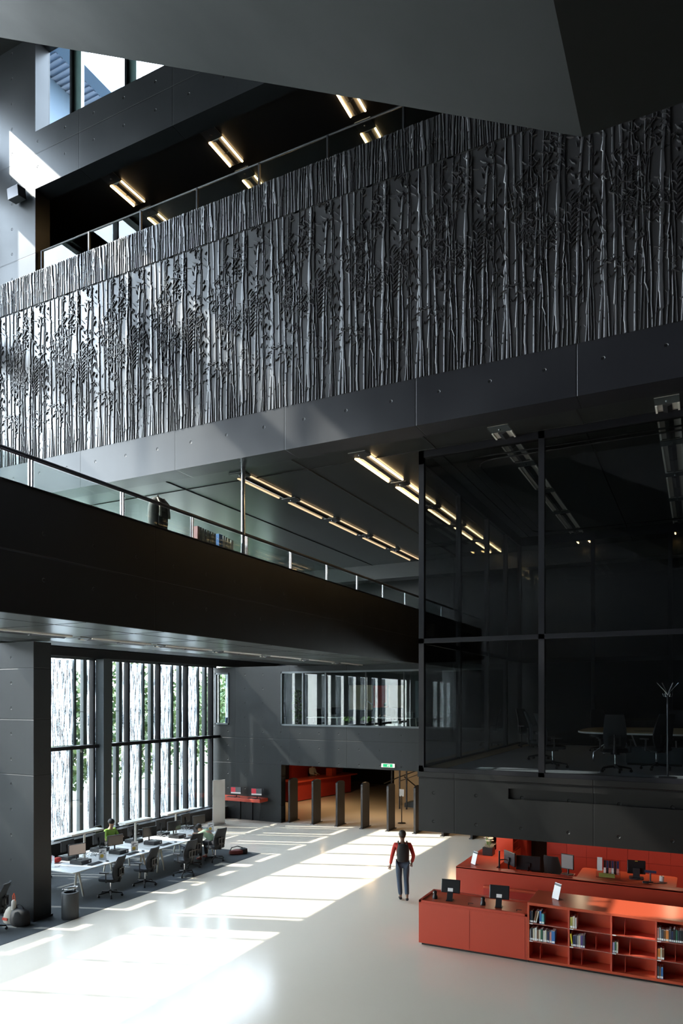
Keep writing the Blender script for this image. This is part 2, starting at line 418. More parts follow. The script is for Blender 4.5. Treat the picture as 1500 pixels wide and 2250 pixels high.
facade('window_6', -8, 12.7, 21.4, 23.05, -8+.54, 1.68, pane=True)
facade('window_7', RY+.4, 31, 7.36, 10.65, 14.9, 1.68, pane=True)
facade('window_8', 25.65, 31, 3.9, 6.4, 26.4, 1.5, panels=(.07, .9, 0))
sp = MB()
for a, b_ in ((6.6, 7.32), (10.69, 11.31), (15.24, 15.86), (20.49, 21.36)): sp.box(XF-.2, XF+.25, -8, RY+.4, a, b_)
sp.box(XF-.2, XF+.25, RY+.4, 31, 6.6, 7.32); sp.box(XF-.2, XF, 25.65, 31, 0, 3.86); sp.box(XF-.2, XF, -8, 12, 0, .27)
sp.box(XF-.2, XF, RY, 31, 10.69, 19.5); sp.box(XF-.2, XF, -8, RY, 23.09, 23.4); sp.box(XF-.2, XF, 12, 25.4, 0, .47)
sp.box(XF-.2, XF+.1, -8, 7.6, 15.86, 20.49).box(XF-.2, XF+.1, 12.7, RY+.1, 11.3, 23.1)  # unseen blank wall; first box added to keep stray sun off the floor
struct('wall_west', sp, 'c_plain')
struct('column_facade', MB().box(XF+.12, XF+.5, 18.3, 18.68, .5, 6.56), 'frame_grey')
# upper window of the north wall
w9 = sempty('window_9')
for x in (-15.0, -13.07, -11.14, -9.2):
    struct('mullion', MB().box(x-.02, x, RY+.3, RY+.52, 20.48, 23.0).box(x, x+.26, RY+.42, RY+.5, 20.48, 23.0, 1).box(x+.26, x+.275, RY+.42, RY+.52, 20.48, 23.0, 2), ['black_metal', 'frame_teal' if 'frame_teal' in M else mat('frame_teal', (.13, .22, .22), .35), 'white'], w9)
xe = [-16.0, -15.0, -13.07, -11.14, -9.2, -6]
for i in range(5): struct('pane', MB().box(xe[i], xe[i+1], RY+.47, RY+.48, 20.48, 23.0), 'pane', w9)
# building wing outside that window
ow = MB().box(-19.4, -18.45, RY+.6, 40, 26.0, 26.4, 0).box(-18.45, -18.0, RY+.6, 40, 25.95, 26.5, 1).box(-22, -19.4, RY+.6, 40, 19.6, 26.4, 2)
for i in range(130): y = RY+.7+i*.2; ow.box(-19.4, -18.5, y, y+.07, 25.97, 26.0, 0)
tag(ow.build('building_wing', ['corrugated', 'fascia', 'blue_wall']), 'pale ribbed roof overhang and blue wall outside the high window', 'building')

# ------------------------------------------------------------------ relief of bamboo
def relief_panel(W, H, seed, dense, leaves=True):
    rnd = random.Random(seed); mb = MB()
    def ridge(path, ws, h, bev=.010):
        b = len(mb.v); n = len(path)
        for i, (x, z) in enumerate(path):
            x0 = path[max(0, i-1)]; x1 = path[min(n-1, i+1)]; dx, dz = x1[0]-x0[0], x1[1]-x0[1]; l = sqrt(dx*dx+dz*dz) or 1
            nx, nz = dz/l, -dx/l; w_ = ws[i] if isinstance(ws, list) else ws
            bv = min(bev, w_*.6)
            bl = min(.024, w_*.9)
            for t, hh in ((-w_, 0), (-w_+bl*.22, .48), (-w_+bl*.55, .82), (-w_+bl, 1), (w_-bv*.6, 1), (w_, 0)):
                px = min(max(x+nx*t, .005), W-.005); pz = min(max(z+nz*t, .0), H)
                mb.v.append((px, -h*hh, pz))
        for i in range(n-1):
            for k in range(5): mb.face((b+i*6+k, b+i*6+k+1, b+(i+1)*6+k+1, b+(i+1)*6+k), 0, k < 3)
        mb.face([b+q for q in range(6)]); e = b+(n-1)*6; mb.face([e+q for q in range(5, -1, -1)])
    x = .02; i = 0
    while x < W-.02:
        wide = rnd.random()
        wd = rnd.uniform(.022, .040) if wide < .38 else rnd.uniform(.008, .018); h = rnd.uniform(.015, .032)
        x += wd; gap = rnd.uniform(.012, .05) if leaves else rnd.uniform(.008, .026)
        z0 = 0 if (rnd.random() < .8 or not leaves) else rnd.uniform(0, H*.5); z1 = H if (rnd.random() < .42 or not leaves) else rnd.uniform(max(z0+.7, H*.38), H)
        lean = rnd.uniform(-.035, .035); seg = rnd.uniform(.22, .5); z = z0; xx = x; path = [(xx, z)]; ws = [wd]
        while z < z1:
            z = min(z1, z+seg*rnd.uniform(.5, 1.2)); xx += lean*seg+rnd.uniform(-.014, .014); path.append((xx, z)); ws.append(wd*rnd.uniform(.7, 1.2))
            if rnd.random() < .6 and z < z1-.05: path.append((xx+rnd.uniform(-.016, .016), z+.025)); ws.append(wd*rnd.uniform(.9, 1.4))
        if leaves and z1 < H*.98: ws[-1] *= .35
        ridge(path, ws, h)
        for q in path[1:-1]:
            if rnd.random() < .35:
                s_ = rnd.choice((-1, 1)); l = rnd.uniform(.03, .08); ridge([(q[0]+s_*wd, q[1]), (q[0]+s_*(wd+l*.6), q[1]+l)], .007, .018, .005)
            if rnd.random() < .3: ridge([(q[0]-wd*.6, q[1]-.01), (q[0]-wd*.6, q[1]+.012)], .010, h+.008, .005)
        if leaves and rnd.random() < .22:
            f = rnd.choice(path[len(path)//3:]) ; s_ = rnd.choice((-1, 1)); zz = f[1]; p = [(f[0], zz)]
            for q in range(4): p.append((f[0]+s_*.045*(q+1)+rnd.uniform(-.01, .01), min(H, zz+.22*(q+1))))
            ridge(p, [.012, .011, .010, .008, .004], .024, .006)
        x += wd+gap
    if leaves:
        cl = [(rnd.uniform(.08, W-.08), H*rnd.choice((.30, .42, .52, .58, .62, .66, .72, .80, .88, .95))+rnd.uniform(-.22, .22)) for _ in range(24)]
        for cx, cz in cl:
            for _ in range(rnd.randint(12, 24)):
                x = cx+rnd.gauss(0, .11); z = cz+rnd.gauss(0, .17); a = rnd.choice((-1, 1))*rnd.uniform(.15, 1.35); l = rnd.uniform(.06, .15); dr = rnd.choice((-1, -1, 1))
                p = [(x, z), (x+sin(a)*l*.5, z+dr*cos(a)*l*.35), (x+sin(a)*l, z+dr*cos(a)*l)]
                ridge(p, [.004, .013, .003], rnd.uniform(.030, .042), .005)
        for k in range(11):
            z = H*.42+k*.085; ridge([(.10, z), (.17, z+.085), (.27, z+.11)], [.005, .014, .004], .042, .006)
            if k % 2: ridge([(.10, z), (.06, z+.06), (.02, z+.07)], [.004, .012, .004], .042, .006)
    return mb
PW = 1.735
low = None; up = None; k = 0
joints = [-16.07+PW*i for i in range(-2, 14)]
for x in joints:
    if x > 7: break
    for (nm, z, H, seed, dn, lv) in (('l', 11.6, 4.165, 5, 40, True), ('u', 15.79, .9, 9, 44, False)):
        if nm == 'l' and low is None: low = relief_panel(PW, H, seed, dn, lv).build('relief_panel', 'c_relief', wr, fix=True); o = low
        elif nm == 'u' and up is None: up = relief_panel(PW, H, seed, dn, lv).build('relief_panel', 'c_relief', wr, fix=True); o = up
        else: o = (low if nm == 'l' else up).copy(); C.objects.link(o)
        o.location = (x, RY+.012, z); o.parent = wr
    struct('panel_joint', MB().box(x-.006, x+.006, RY+.003, RY+.012, 11.6, 15.77), 'relief_gap', wr)

# gallery railing on the relief wall
gr = thing('gallery_railing', 'thin dark railing with glass infill on top of the carved wall', 'railing', (0, RY+.15, 16.7))
MB().tube([(-15.95, 0, .6), (3, 0, .6)], .022, 8).build('handrail', 'dark_steel', gr)
xs = [-15.9+1.75*i for i in range(0, 11)]
for x in xs: MB().box(x-.02, x+.02, -.03, .03, 0, .6).build('post', 'dark_steel', gr)
for i in range(len(xs)-1): MB().box(xs[i]+.04, xs[i+1]-.04, -.005, .005, .02, .56).build('glass_panel', 'rail_glass', gr)
# balcony railing
brl = thing('balcony_railing', 'steel post railing with dark handrail on the black balcony parapet', 'railing', (BX-.12, 0, 8.56))
MB().tube([(0, -4, .52), (0, 29.8, .52)], .035, 10).tube([(.06, -4, .47), (.06, 29.8, .47)], .015, 8).build('handrail', 'dark_steel', brl)
ys = [7.95+2.03*i for i in range(-3, 11)]
for y in ys: MB().box(-.012, .012, y-.045, y-.012, 0, .5).box(-.012, .012, y+.012, y+.045, 0, .5).build('post', 'steel', brl)
for i in range(len(ys)-1): MB().box(-.006, .006, ys[i]+.06, ys[i+1]-.06, .01, .46).build('glass_panel', 'rail_glass', brl)
pc = MB().tube([(-9.35-.0, 13.98, 7.4), (-9.35, 13.98, 10.7)], .05, 14)
o = struct('column_pipe', MB().tube([(-9.62, 13.9, 7.5), (-9.62, 13.9, 10.7)], .05, 14), 'steel')

# wall speaker
t = thing('wall_speaker', 'small dark box speaker fixed high on the left wall', 'speaker', (-16.5, RY-.0, 18.85))
MB().box(-.21, .21, -.30, -.04, -.14, .14).build('speaker_body', 'dark_steel', t, rot=(.12, 0, 0), bevel=.01)
MB().box(-.05, .05, -.1, .02, -.05, .05).build('bracket', 'dark_steel', t)

# ------------------------------------------------------------------ ceiling lights
def make_light(tube, name='ceiling_light', L_=2.3):
    t = thing(name, 'x', 'ceiling light')
    MB().box(-.21, .21, 0, L_, .0, .05).build('light_housing', 'light_tray', t)
    MB().box(-.21, -.175, .34, L_-.02, -.028, .0).build('tube', tube, t); MB().box(.175, .21, .34, L_-.02, -.028, .0).build('tube', tube, t)
    lm = MB()
    for i in range(2): lm.prism([(-.08, -.02), (0, -.05), (.08, -.02), (.08, 0), (-.08, 0)], .36+i*(L_-.36)/2, .32+(i+1)*(L_-.36)/2, 'y')
    lm.build('louvre', 'dark_steel', t)
    MB().box(-.21, .21, 0, .32, -.014, .0).lathe([(.03, 0), (.02, -.03)], (0, .16, -.014), 8).build('end_plate', 'dark_steel' if tube != 'tube_off' else 'frame_grey', t)
    return t
rows = [(-10.1, 'tube_dim', 'over the balcony'), (-6.85, 'tube_warm', 'left of the glass room'), (-3.65, 'tube_off', 'first glass room row'), (-.55, 'tube_off', 'second glass room row')]
ordn = ['nearest', 'second', 'third', 'fourth', 'fifth']
for x, tb, txt in rows:
    src = make_light(tb)
    for k in range(5):
        o = src if k == 0 else dup(src, (0, 0, 0))
        y = 14.2+k*2.42 if x > -6 else 14.3+k*2.45
        o.location = (x, y, 10.69); o['label'] = f"{'glowing warm' if tb=='tube_warm' else 'dim' if tb=='tube_dim' else 'unlit grey'} strip light, {ordn[k]} from the carved wall, {txt}"; o['group'] = 'strip lights under the gallery slab'
for x, wh in ((-3.65, 'behind the thick mullion'), (-.55, 'near the right edge')):
    s2 = make_light('tube_warm', L_=.7); s2.location = (x, 25.5, 10.69); s2['label'] = f'short glowing light at the back of the glass room, {wh}'
for x, wh in ((-14.05, 'leftmost run'), (-10.75, 'middle run'), (-7.25, 'run by the stair underside')):
    s3 = make_light('tube_warm', L_=1.25)
    for k in range(5):
        o = s3 if k == 0 else dup(s3, (0, 0, 0))
        o.location = (x, 14.0+k*1.45, 19.085); o['label'] = f'bright strip light in the upper gallery, {ordn[k]} in the {wh}'; o['group'] = 'strip lights of the upper gallery'
s4 = make_light('tube_off', L_=2.2)
for k in range(8):
    o = s4 if k == 0 else dup(s4, (0, 0, 0))
    o.location = (-12.0, 8.6+k*2.4, 6.508); o['label'] = 'flat unlit strip light set in the pale underside of the balcony'; o['group'] = 'strip lights under the balcony'

# ------------------------------------------------------------------ glass box
X0, BY, BX1, BYB = -5.6, 14.9, 7.9, 24.6
gb = sempty('wall_glass_room')
struct('skirt', MB().box(X0, BX1, BY, BY+.3, 2.25, 3.08).box(X0, -3.6, BY, BY+.3, 3.08, 3.30).box(-3.6, BX1, BY+.10, BY+.3, 3.08, 3.30).box(X0, BX1, BY, BY+.3, 3.30, 3.44).box(X0, X0+.3, BY+.3, BYB, 2.25, 3.44).box(X0-.02, BX1, BY-.02, BY+.3, 3.45, 3.57).box(X0-.02, X0+.3, BY+.3, BYB, 3.45, 3.57), 'c_box', gb)
struct('underside', MB().box(X0+.3, BX1, BY+.3, BYB, 2.27, 3.4), 'c_plain', gb)
struct('carpet_floor', MB().box(X0+.1, BX1, BY+.1, BYB, 3.5, 3.64, 0).box(X0+.1, X0+.55, BY+.1, BYB, 3.64, 3.65, 1), ['box_carpet', 'box_wood'], gb)
def fr(*a): struct('mullion', MB().box(*a), 'frame_black', gb)
fr(X0, X0+.12, BY, BY+.12, 3.57, 10.7)
fr(-2.98, -2.86, BY, BY+.12, 3.57, 10.7); fr(2.6, 2.72, BY, BY+.12, 3.57, 10.7)
struct('frame_rail', MB().box(X0, BX1, BY, BY+.12, 3.57, 3.66).box(X0, BX1, BY, BY+.12, 6.42, 6.52).box(X0, BX1, BY, BY+.14, 10.55, 10.7), 'frame_black', gb)
struct('frame_rail', MB().box(X0, X0+.1, BY, BYB, 3.57, 3.7).box(X0, X0+.1, BY, BYB, 6.42, 6.52).box(X0, X0+.12, BY, BYB, 10.4, 10.7), 'frame_black', gb)
struct('frame_rail', MB().box(X0, BX1, BYB-.1, BYB, 3.57, 3.7).box(X0, BX1, BYB-.1, BYB, 6.4, 6.55).box(X0, BX1, BYB-.1, BYB, 10.4, 10.7), 'frame_black', gb)
for y in (17.6, 20.3, 22.5, BYB-.1): fr(X0, X0+.12, y, y+.12, 3.57, 10.7)
for x in (-3.2, -.9, 1.5): fr(x, x+.12, BYB-.12, BYB, 3.57, 10.7)
def pn(*a): struct('glass_pane', MB().box(*a), 'box_glass', gb)
for z0, z1 in ((3.66, 6.42), (6.52, 10.55)):
    for x0, x1 in ((X0+.12, -2.98), (-2.86, 2.6), (2.72, BX1)): pn(x0, x1, BY+.05, BY+.06, z0, z1)
    for y0, y1 in ((BY+.12, 17.6), (17.72, 20.3), (20.42, 22.5), (22.62, BYB-.1)): pn(X0+.05, X0+.06, y0, y1, z0, z1)
    for x0, x1 in ((X0+.12, -3.2), (-3.08, -.9), (-.78, 1.5), (1.62, BX1)): pn(x0, x1, BYB-.06, BYB-.05, z0, z1)
# curved curtain track on the ceiling
tk = MB()
for r_, off in ((.012, .75), (.012, 1.0)):
    p = [(BX1-.3, BY+off, 10.62), (X0+off+.5, BY+off, 10.62)]
    for i in range(1, 7): a = i/7*PI/2; p.append((X0+off+.5-.5*sin(a), BY+off+.5-.5*cos(a), 10.62))
    p += [(X0+off, BY+off+.5, 10.62), (X0+off, BYB-1.4, 10.62)]
    for i in range(1, 7): a = i/7*PI/2; p.append((X0+off+.5-.5*cos(a), BYB-1.4+.5*sin(a), 10.62))
    p += [(X0+off+.5, BYB-.9, 10.62), (BX1-.3, BYB-.9, 10.62)]
    tk.tube(p, .02, 6)
tag(tk.build('curtain_track', 'black_metal'), 'black curtain track with rounded corners on the glass room ceiling', 'curtain track')

# ================================================================== FURNITURE PROTOTYPES
def rounded(w_, d_, r, n=5):
    pts = []
    for cx, cy, a0 in ((w_/2-r, d_/2-r, 0), (-w_/2+r, d_/2-r, 90), (-w_/2+r, -d_/2+r, 180), (w_/2-r, -d_/2+r, 270)):
        for i in range(n+1): a = radians(a0+90*i/n); pts.append((cx+r*cos(a), cy+r*sin(a)))
    return pts
def make_chair(label, group, tall=0.0, chrome=False):
    """swivel chair facing -X (backrest towards +X)"""
    t = thing('office_chair', label, 'chair', group=group)
    hub = MB().lathe([(.045, .08), (.05, .13), (.03, .17)], n=12)
    for k in range(5):
        a = 2*PI*k/5+.3; c, s = cos(a), sin(a)
        hub.tube([(.03*c, .03*s, .12), (.18*c, .18*s, .105), (.31*c, .31*s, .085)], [.028, .022, .016], 8)
    base = hub.build('base', 'plastic_black', t)
    for k in range(5):
        a = 2*PI*k/5+.3; c, s = cos(a), sin(a)
        MB().tube([(.31*c-.02*s, .31*s+.02*c, .032), (.31*c+.02*s, .31*s-.02*c, .032)], .032, 12).tube([(.31*c, .31*s, .04), (.31*c, .31*s, .09)], .012, 6).build('caster', 'plastic_black', base)
    MB().tube([(0, 0, .15), (0, 0, .40)], .022, 10).build('gas_column', 'chrome', t)
    seat = MB().prism(rounded(.50, .49, .12), .42, .50, 'z')
    seat.build('seat', 'fabric_dark', t, bevel=.025)
    MB().box(-.1, .16, -.09, .09, .375, .42).build('mechanism', 'plastic_black', t)
    bk = MB(); n = 9; H = .58+tall; W = [.38, .42, .45, .46, .455, .44, .42, .40, .36]; b = len(bk.v)
    for i in range(n):
        f = i/(n-1); z = .50+f*H; x = .245+.10*f-.045*sin(f*PI*1.3)
        for sx_ in range(7):
            g = sx_/6-.5; y = g*W[i]; xc = x-.05*(g*2)**2+0
            bk.v.append((xc, y, z))
        for sx_ in range(7):
            g = .5-sx_/6; bk.v.append((x-.05*(g*2)**2+.04, g*W[i], z))
    for i in range(n-1):
        for k in range(14): bk.face((b+i*14+k, b+i*14+(k+1) % 14, b+(i+1)*14+(k+1) % 14, b+(i+1)*14+k), 0, True)
    bk.face([b+k for k in range(14)]); bk.face([b+(n-1)*14+k for k in range(14)][::-1])
    bk.build('backrest', 'fabric_dark', t)
    MB().tube([(.10, 0, .40), (.27, 0, .41), (.31, 0, .52), (.32, 0, .80)], [.03, .03, .028, .02], 8).box(.285, .33, -.12, .12, .56, .60).box(.30, .34, -.12, .12, .74, .77).box(.29, .335, -.12, -.09, .56, .77).box(.29, .335, .09, .12, .56, .77).build('back_support', 'plastic_black', t)
    for s in (-1, 1):
        MB().tube([(.03, s*.2, .41), (.05, s*.30, .43), (.05, s*.30, .66)], .017, 8).prism([(p+.0, q+s*.30) for p, q in rounded(.26, .075, .03, 3)], .66, .69, 'z').build('armrest', 'plastic_dark', t)
    return t
chair = make_chair('dark task chair nearest the round waste bin, back to the hall', 'task chairs at the window desks')
chair.location = (-13.82, 13.9, .006); chair.rotation_euler = (0, 0, .25)
for x, y, r, lb in ((-13.78, 15.15, .12, 'dark task chair second from the waste bin at the window desks'), (-13.5, 16.5, -.12, 'dark task chair pulled out from the desk, third from the waste bin'), (-13.98, 17.45, -.35, 'black high-backed chair half hidden behind the pulled-out chair'), (-13.85, 18.45, -.25, 'black chair the man in the green shirt sits on')):
    o = dup(chair, (x, y, .006), r, lb)
for o, k in ((dup(chair, (-14.12, 10.62, .006), .5, 'black chair cut off by the left edge beside the shopping bags'), 1),):
    del o['group']
# chairs behind the bench
for i, (y, lb) in enumerate(((14.3, 'black chair across the bench facing the near end'), (16.9, 'black chair across the bench under the person in lime green'), (18.35, 'empty black chair across the bench by the window sill'))):
    dup(chair, (-16.95, y, .006), PI+.2*i, lb)

# bench desks
def make_desk(label):
    t = thing('bench_desk', label, 'desk', group='white bench desks by the windows')
    MB().box(-.87, .87, 0, 3.1, .715, .74).build('tabletop', 'desk_white', t, bevel=.004)
    for y in (.35, 2.75):
        for x in (-.62, .62):
            for dy in (-.16, .16):
                MB().tube([(x+(.03 if x > 0 else -.03), y+dy*.15, .715), (x*1.12, y+dy, 0)], [.032, .022], 10).build('leg', 'leg_white', t)
    MB().box(-.06, .06, .3, 2.8, .64, .70).build('cable_tray', 'frame_grey', t)
    return t
dk = make_desk('white bench desk at the near end by the black column'); dk.location = (-15.12, 13.05, .006)
dup(dk, (-15.12, 16.2, .006), 0, 'white bench desk at the far end where the man writes')

def make_monitor(label, group=None, screen='screen_dark', w_=.50, h_=.30):
    """screen facing +X"""
    t = thing('computer_monitor', label, 'monitor', group=group)
    MB().box(-.02, .02, -w_/2, w_/2, .12, .12+h_).build('housing', 'plastic_black', t, bevel=.006)
    MB().box(.0205, .0225, -w_/2+.015, w_/2-.015, .14, .12+h_-.015).build('screen', screen, t)
    MB().tube([(-.03, 0, .01), (-.04, 0, .22)], .02, 8).box(-.05, -.02, -.05, .05, .2, .3).build('neck', 'plastic_black', t)
    MB().prism(rounded(.2, .24, .05, 3), 0, .012, 'z').build('foot', 'plastic_black', t)
    return t
def make_pc(label, group=None):
    t = thing('desktop_computer', label, 'computer', group=group)
    MB().box(-.2, .2, -.19, .19, 0, .10).build('case', 'plastic_black', t, bevel=.004)
    MB().box(.2, .205, -.185, .185, .004, .096).build('front_panel', 'plastic_dark', t); MB().box(.205, .2065, .08, .14, .02, .07).build('sticker', 'paper', t)
    return t
def make_keyboard(label, group=None):
    t = thing('keyboard', label, 'keyboard', group=group)
    MB().prism([(-.07, 0), (.07, 0), (.07, .012), (-.07, .028)], -.22, .22, 'y').build('key_body', 'plastic_black', t)
    kb = MB()
    for r in range(5):
        for c in range(14): kb.box(-.058+r*.024, -.038+r*.024, -.205+c*.029, -.181+c*.029, .026-r*.0026, .031-r*.0026)
    kb.build('keys', 'plastic_dark', t); return t
def make_mouse(label, group=None):
    t = thing('computer_mouse', label, 'mouse', group=group); MB().ball((0, 0, .012), (.055, .032, .018), 10, 6).build('shell', 'plastic_black', t)
    MB().box(-.05, -.005, -.001, .001, .028, .031).build('button_seam', 'plastic_dark', t); return t
TZ = .747
mon = make_monitor('x', 'monitors on the window bench', 'screen_page'); pcs = make_pc('x', 'flat computers on the window bench'); kbd = make_keyboard('x', 'keyboards on the window bench'); mou = make_mouse('x', 'mice on the window bench')
order5 = ['nearest the column', 'second from the column', 'third from the column', 'fourth from the column', 'beside the man in green']
fy = [13.92, 15.32, 16.75, 17.88, 19.14]
first = True
monD = make_monitor('x', 'monitors on the window bench', 'screen_dark')
for i, y in enumerate(fy):
    p = pcs if i == 0 else dup(pcs, (0, 0, 0)); p.location = (-14.93, y+.02, TZ); p.rotation_euler = (0, 0, .06); p['label'] = f'flat black desktop computer on the hall side of the bench, {order5[i]}'
    m_ = mon if i == 0 else (monD if i == 1 else dup(monD, (0, 0, 0))); m_.location = (-15.02, y-.02, TZ+.10); m_.rotation_euler = (0, 0, -.25)
    m_['label'] = f"monitor facing the hall {'showing a pale page' if i == 0 else 'with a dark screen'}, {order5[i]}"
    if i < 4:
        kk = kbd if i == 0 else dup(kbd, (0, 0, 0)); kk.location = (-14.5, y+.12, TZ-.0); kk.rotation_euler = (0, 0, .08); kk['label'] = f'black keyboard at the desk edge, {order5[i]}'
        mm = mou if i == 0 else dup(mou, (0, 0, 0)); mm.location = (-14.45, y+.5, TZ-.0); mm['label'] = f'black mouse at the desk edge, {order5[i]}'
for i, y in enumerate((14.05, 15.2, 16.6, 17.85, 19.1)):
    p = dup(pcs, (-15.62, y+.1, TZ), PI, f'flat black desktop computer on the window side of the bench, {order5[i]}')
    m_ = dup(monD, (-15.66, y+.1, TZ+.10), PI+.12, f'monitor turned to the window, its back to the hall, {order5[i]}')
# cable tangles (one each)
def cables(x, y, seed, lb):
    r = random.Random(seed); mb = MB()
    for k in range(9):
        p = [(r.uniform(-.12, .12), r.uniform(-.2, .2), .01)]
        for j in range(5): p.append((p[-1][0]+r.uniform(-.09, .09), p[-1][1]+r.uniform(-.1, .12), r.uniform(.01, .12)))
        mb.tube(p, .005, 5)
    tag(mb.build('cable_tangle', 'white' if seed % 2 else 'plastic_dark', loc=(x, y, TZ)), lb, 'cables', 'cable tangles on the window bench')
cables(-15.35, 17.35, 3, 'white cable tangle between the third and fourth monitors')
cables(-15.35, 14.75, 4, 'dark cable tangle behind the lamp nearest the column')
cables(-15.3, 18.6, 5, 'white cable tangle behind the monitor beside the man')
# desk lamps
def make_desk_lamp(label):
    t = thing('desk_lamp', label, 'lamp', group='flat desk lamps on the window bench')
    MB().box(-.15, .15, -.58, .58, .70, .755).build('lamp_head', 'lamp_white', t, bevel=.012)
    MB().box(-.02, .02, -.025, .025, .01, .70).build('post', 'leg_white', t); MB().box(-.07, .07, -.07, .07, 0, .012).build('foot', 'leg_white', t)
    return t
dl = make_desk_lamp('flat white desk lamp on a post, nearest the black column'); dl.location = (-15.3, 14.42, TZ)
dup(dl, (-15.3, 16.42, TZ), 0, 'flat white desk lamp on a post, middle of the three'); dup(dl, (-15.3, 18.28, TZ), 0, 'flat white desk lamp on a post, nearest the man in green')
# flyer stands
def make_flyer(label):
    t = thing('flyer_stand', label, 'flyer stand', group='flyer stands on the window bench')
    MB().box(-.002, .002, -.105, .105, 0, .30).box(-.0, .10, -.105, .105, 0, .004).build('holder', 'acrylic', t)
    p = MB().box(.003, .005, -.10, .10, .01, .29).build('flyer', 'paper', t)
    MB().lathe([(.05, 0), (.05, .002)], (0, 0, 0), 18).build('print', 'yellow', p, loc=(.0055, -.02, .09), rot=(0, PI/2, 0))
    MB().box(.0056, .007, -.05, .05, .22, .235).box(.0056, .007, -.07, -.02, .18, .20).box(.0056, .007, .03, .07, .15, .165).build('lettering', 'plastic_black', p)
    return t
fl = make_flyer('flyer stand with a yellow circle, nearer the waste bin'); fl.location = (-14.75, 14.55, TZ); fl.rotation_euler = (0, 0, -.55)
dup(fl, (-14.68, 15.72, TZ), -.5, 'flyer stand with a yellow circle between the second and third monitors')
dup(fl, (-14.6, 19.22, TZ), -.9, 'small flyer stand by the laptop at the far end of the bench')
dup(fl, (-15.25, 13.3, TZ), 1.2, 'clear flyer stand turned edge-on beside the red cloth')
# paper stacks
for x, y, r, lb in ((-15.25, 13.38, .3, 'small sheet stack at the near end of the bench beside the red jacket'), (-15.3, 15.75, .2, 'loose papers behind the second flyer stand'), (-15.35, 18.95, .1, 'white papers behind the last monitor'), (-14.93, 16.77, .4, 'open leaflet on the third computer')):
    pm = MB()
    for k in range(4): pm.box(-.105, .105, -.15, .15, k*.003, k*.003+.002, R=rzm(.1*k))
    tag(pm.build('paper_stack', 'paper', loc=(x, y, TZ+(.101 if 'computer' in lb else 0)), rot=(0, 0, r)), lb, 'papers')
# red cloth / scarf on desk
t = MB(); r = random.Random(2)
for k in range(7): t.ball((r.uniform(-.12, .12), r.uniform(-.16, .16), .06+r.uniform(0, .05)), (.10, .12, .06), 10, 6)
tag(t.build('red_jacket', 'cloth_red', loc=(-15.65, 13.55, TZ)), 'crumpled red jacket on the desk beside the black column', 'jacket')
# laptop at the man
t = thing('laptop', 'open grey laptop in front of the man in the green shirt', 'laptop', (-14.62, 18.70, TZ), -.2)
MB().box(-.12, .12, -.17, .17, 0, .018).build('laptop_base', 'plastic_dark', t, bevel=.003)
MB().box(-.005, .005, -.17, .17, 0, .23, R=ry(-.3), o=(-.12, 0, .018)).build('laptop_lid', 'plastic_black', t)
MB().box(.0055, .0075, -.155, .155, .015, .215, R=ry(-.3), o=(-.12, 0, .018)).build('laptop_screen', 'screen_mid', t)
# waste bin
t = thing('waste_bin', 'round dark waste bin with a raised ring lid beside the column', 'bin', (-13.3, 12.1, .006))
MB().lathe([(.19, 0), (.195, .02), (.195, .60), (.185, .61), (.14, .61), (.14, .50), (.0, .50)], n=32, cap=False).build('bin_body', 'dark_bin' if 'dark_bin' in M else mat('dark_bin', (.05, .053, .055), .5), t)
rg = MB()
n = 32
for k in range(n):
    pass
rg.tube([(.17*cos(2*PI*k/28), .17*sin(2*PI*k/28), .70+.03*cos(2*PI*k/28)) for k in range(29)], .016, 8)
rg.build('ring_lid', 'steel', t); MB().box(-.012, .012, .13, .155, .5, .70).build('hinge_post', 'black_metal', t)
MB().lathe([(.135, .49), (.10, .45)], n=16).build('liner', 'plastic_black', t)
# bags by the column
t = thing('handbag', 'big black handbag on the carpet in front of the column', 'bag', (-13.9, 11.2, .006))
MB().lathe([(.20, 0), (.25, .05), (.25, .20), (.21, .32), (.10, .38)], sx=1.05, sy=.7, n=18).build('bag_body', 'bag_black', t)
MB().tube([(-.10, 0, .34), (-.12, 0, .43), (-.02, 0, .47), (.09, 0, .42), (.12, 0, .34)], .012, 8).build('strap', 'bag_black', t)
t = thing('shopping_bag', 'pale printed shopping bag slumped against the black handbag', 'bag', (-14.25, 11.22, .006))
MB().lathe([(.17, 0), (.2, .06), (.16, .25), (.05, .36)], sx=1.0, sy=.7, n=14).build('bag_body', 'bag_beige', t); MB().box(-.10, .06, -.142, -.128, .08, .14).build('print', 'red', t)
t = thing('water_bottle', 'small white patterned flask with an orange carry loop in the handbag', 'flask', (-14.06, 11.16, .42))
MB().lathe([(.05, -.08), (.055, .02), (.05, .12), (.03, .15)], n=14).build('flask_body', 'cloth_white', t)
MB().tube([(-.03, 0, .14), (-.035, 0, .24), (0, 0, .30), (.035, 0, .24), (.04, 0, .10)], .009, 8).build('carry_loop', 'orange', t)

# banner by low wall
t = thing('banner_stand', 'tall white banner seen almost edge-on by the far end of the sill', 'banner', (-17.6, 23.7, 0), 0)
MB().box(-.28, .28, -.012, .012, .03, 1.85, R=rzm(radians(65))).build('banner_sheet', 'paper', t)
MB().box(-.30, .30, -.05, .05, 0, .05, R=rzm(radians(65))).build('stand_base', 'steel', t); MB().tube([(0, 0, .04), (0, 0, 1.84)], .008, 6).build('pole', 'dark_steel', t)
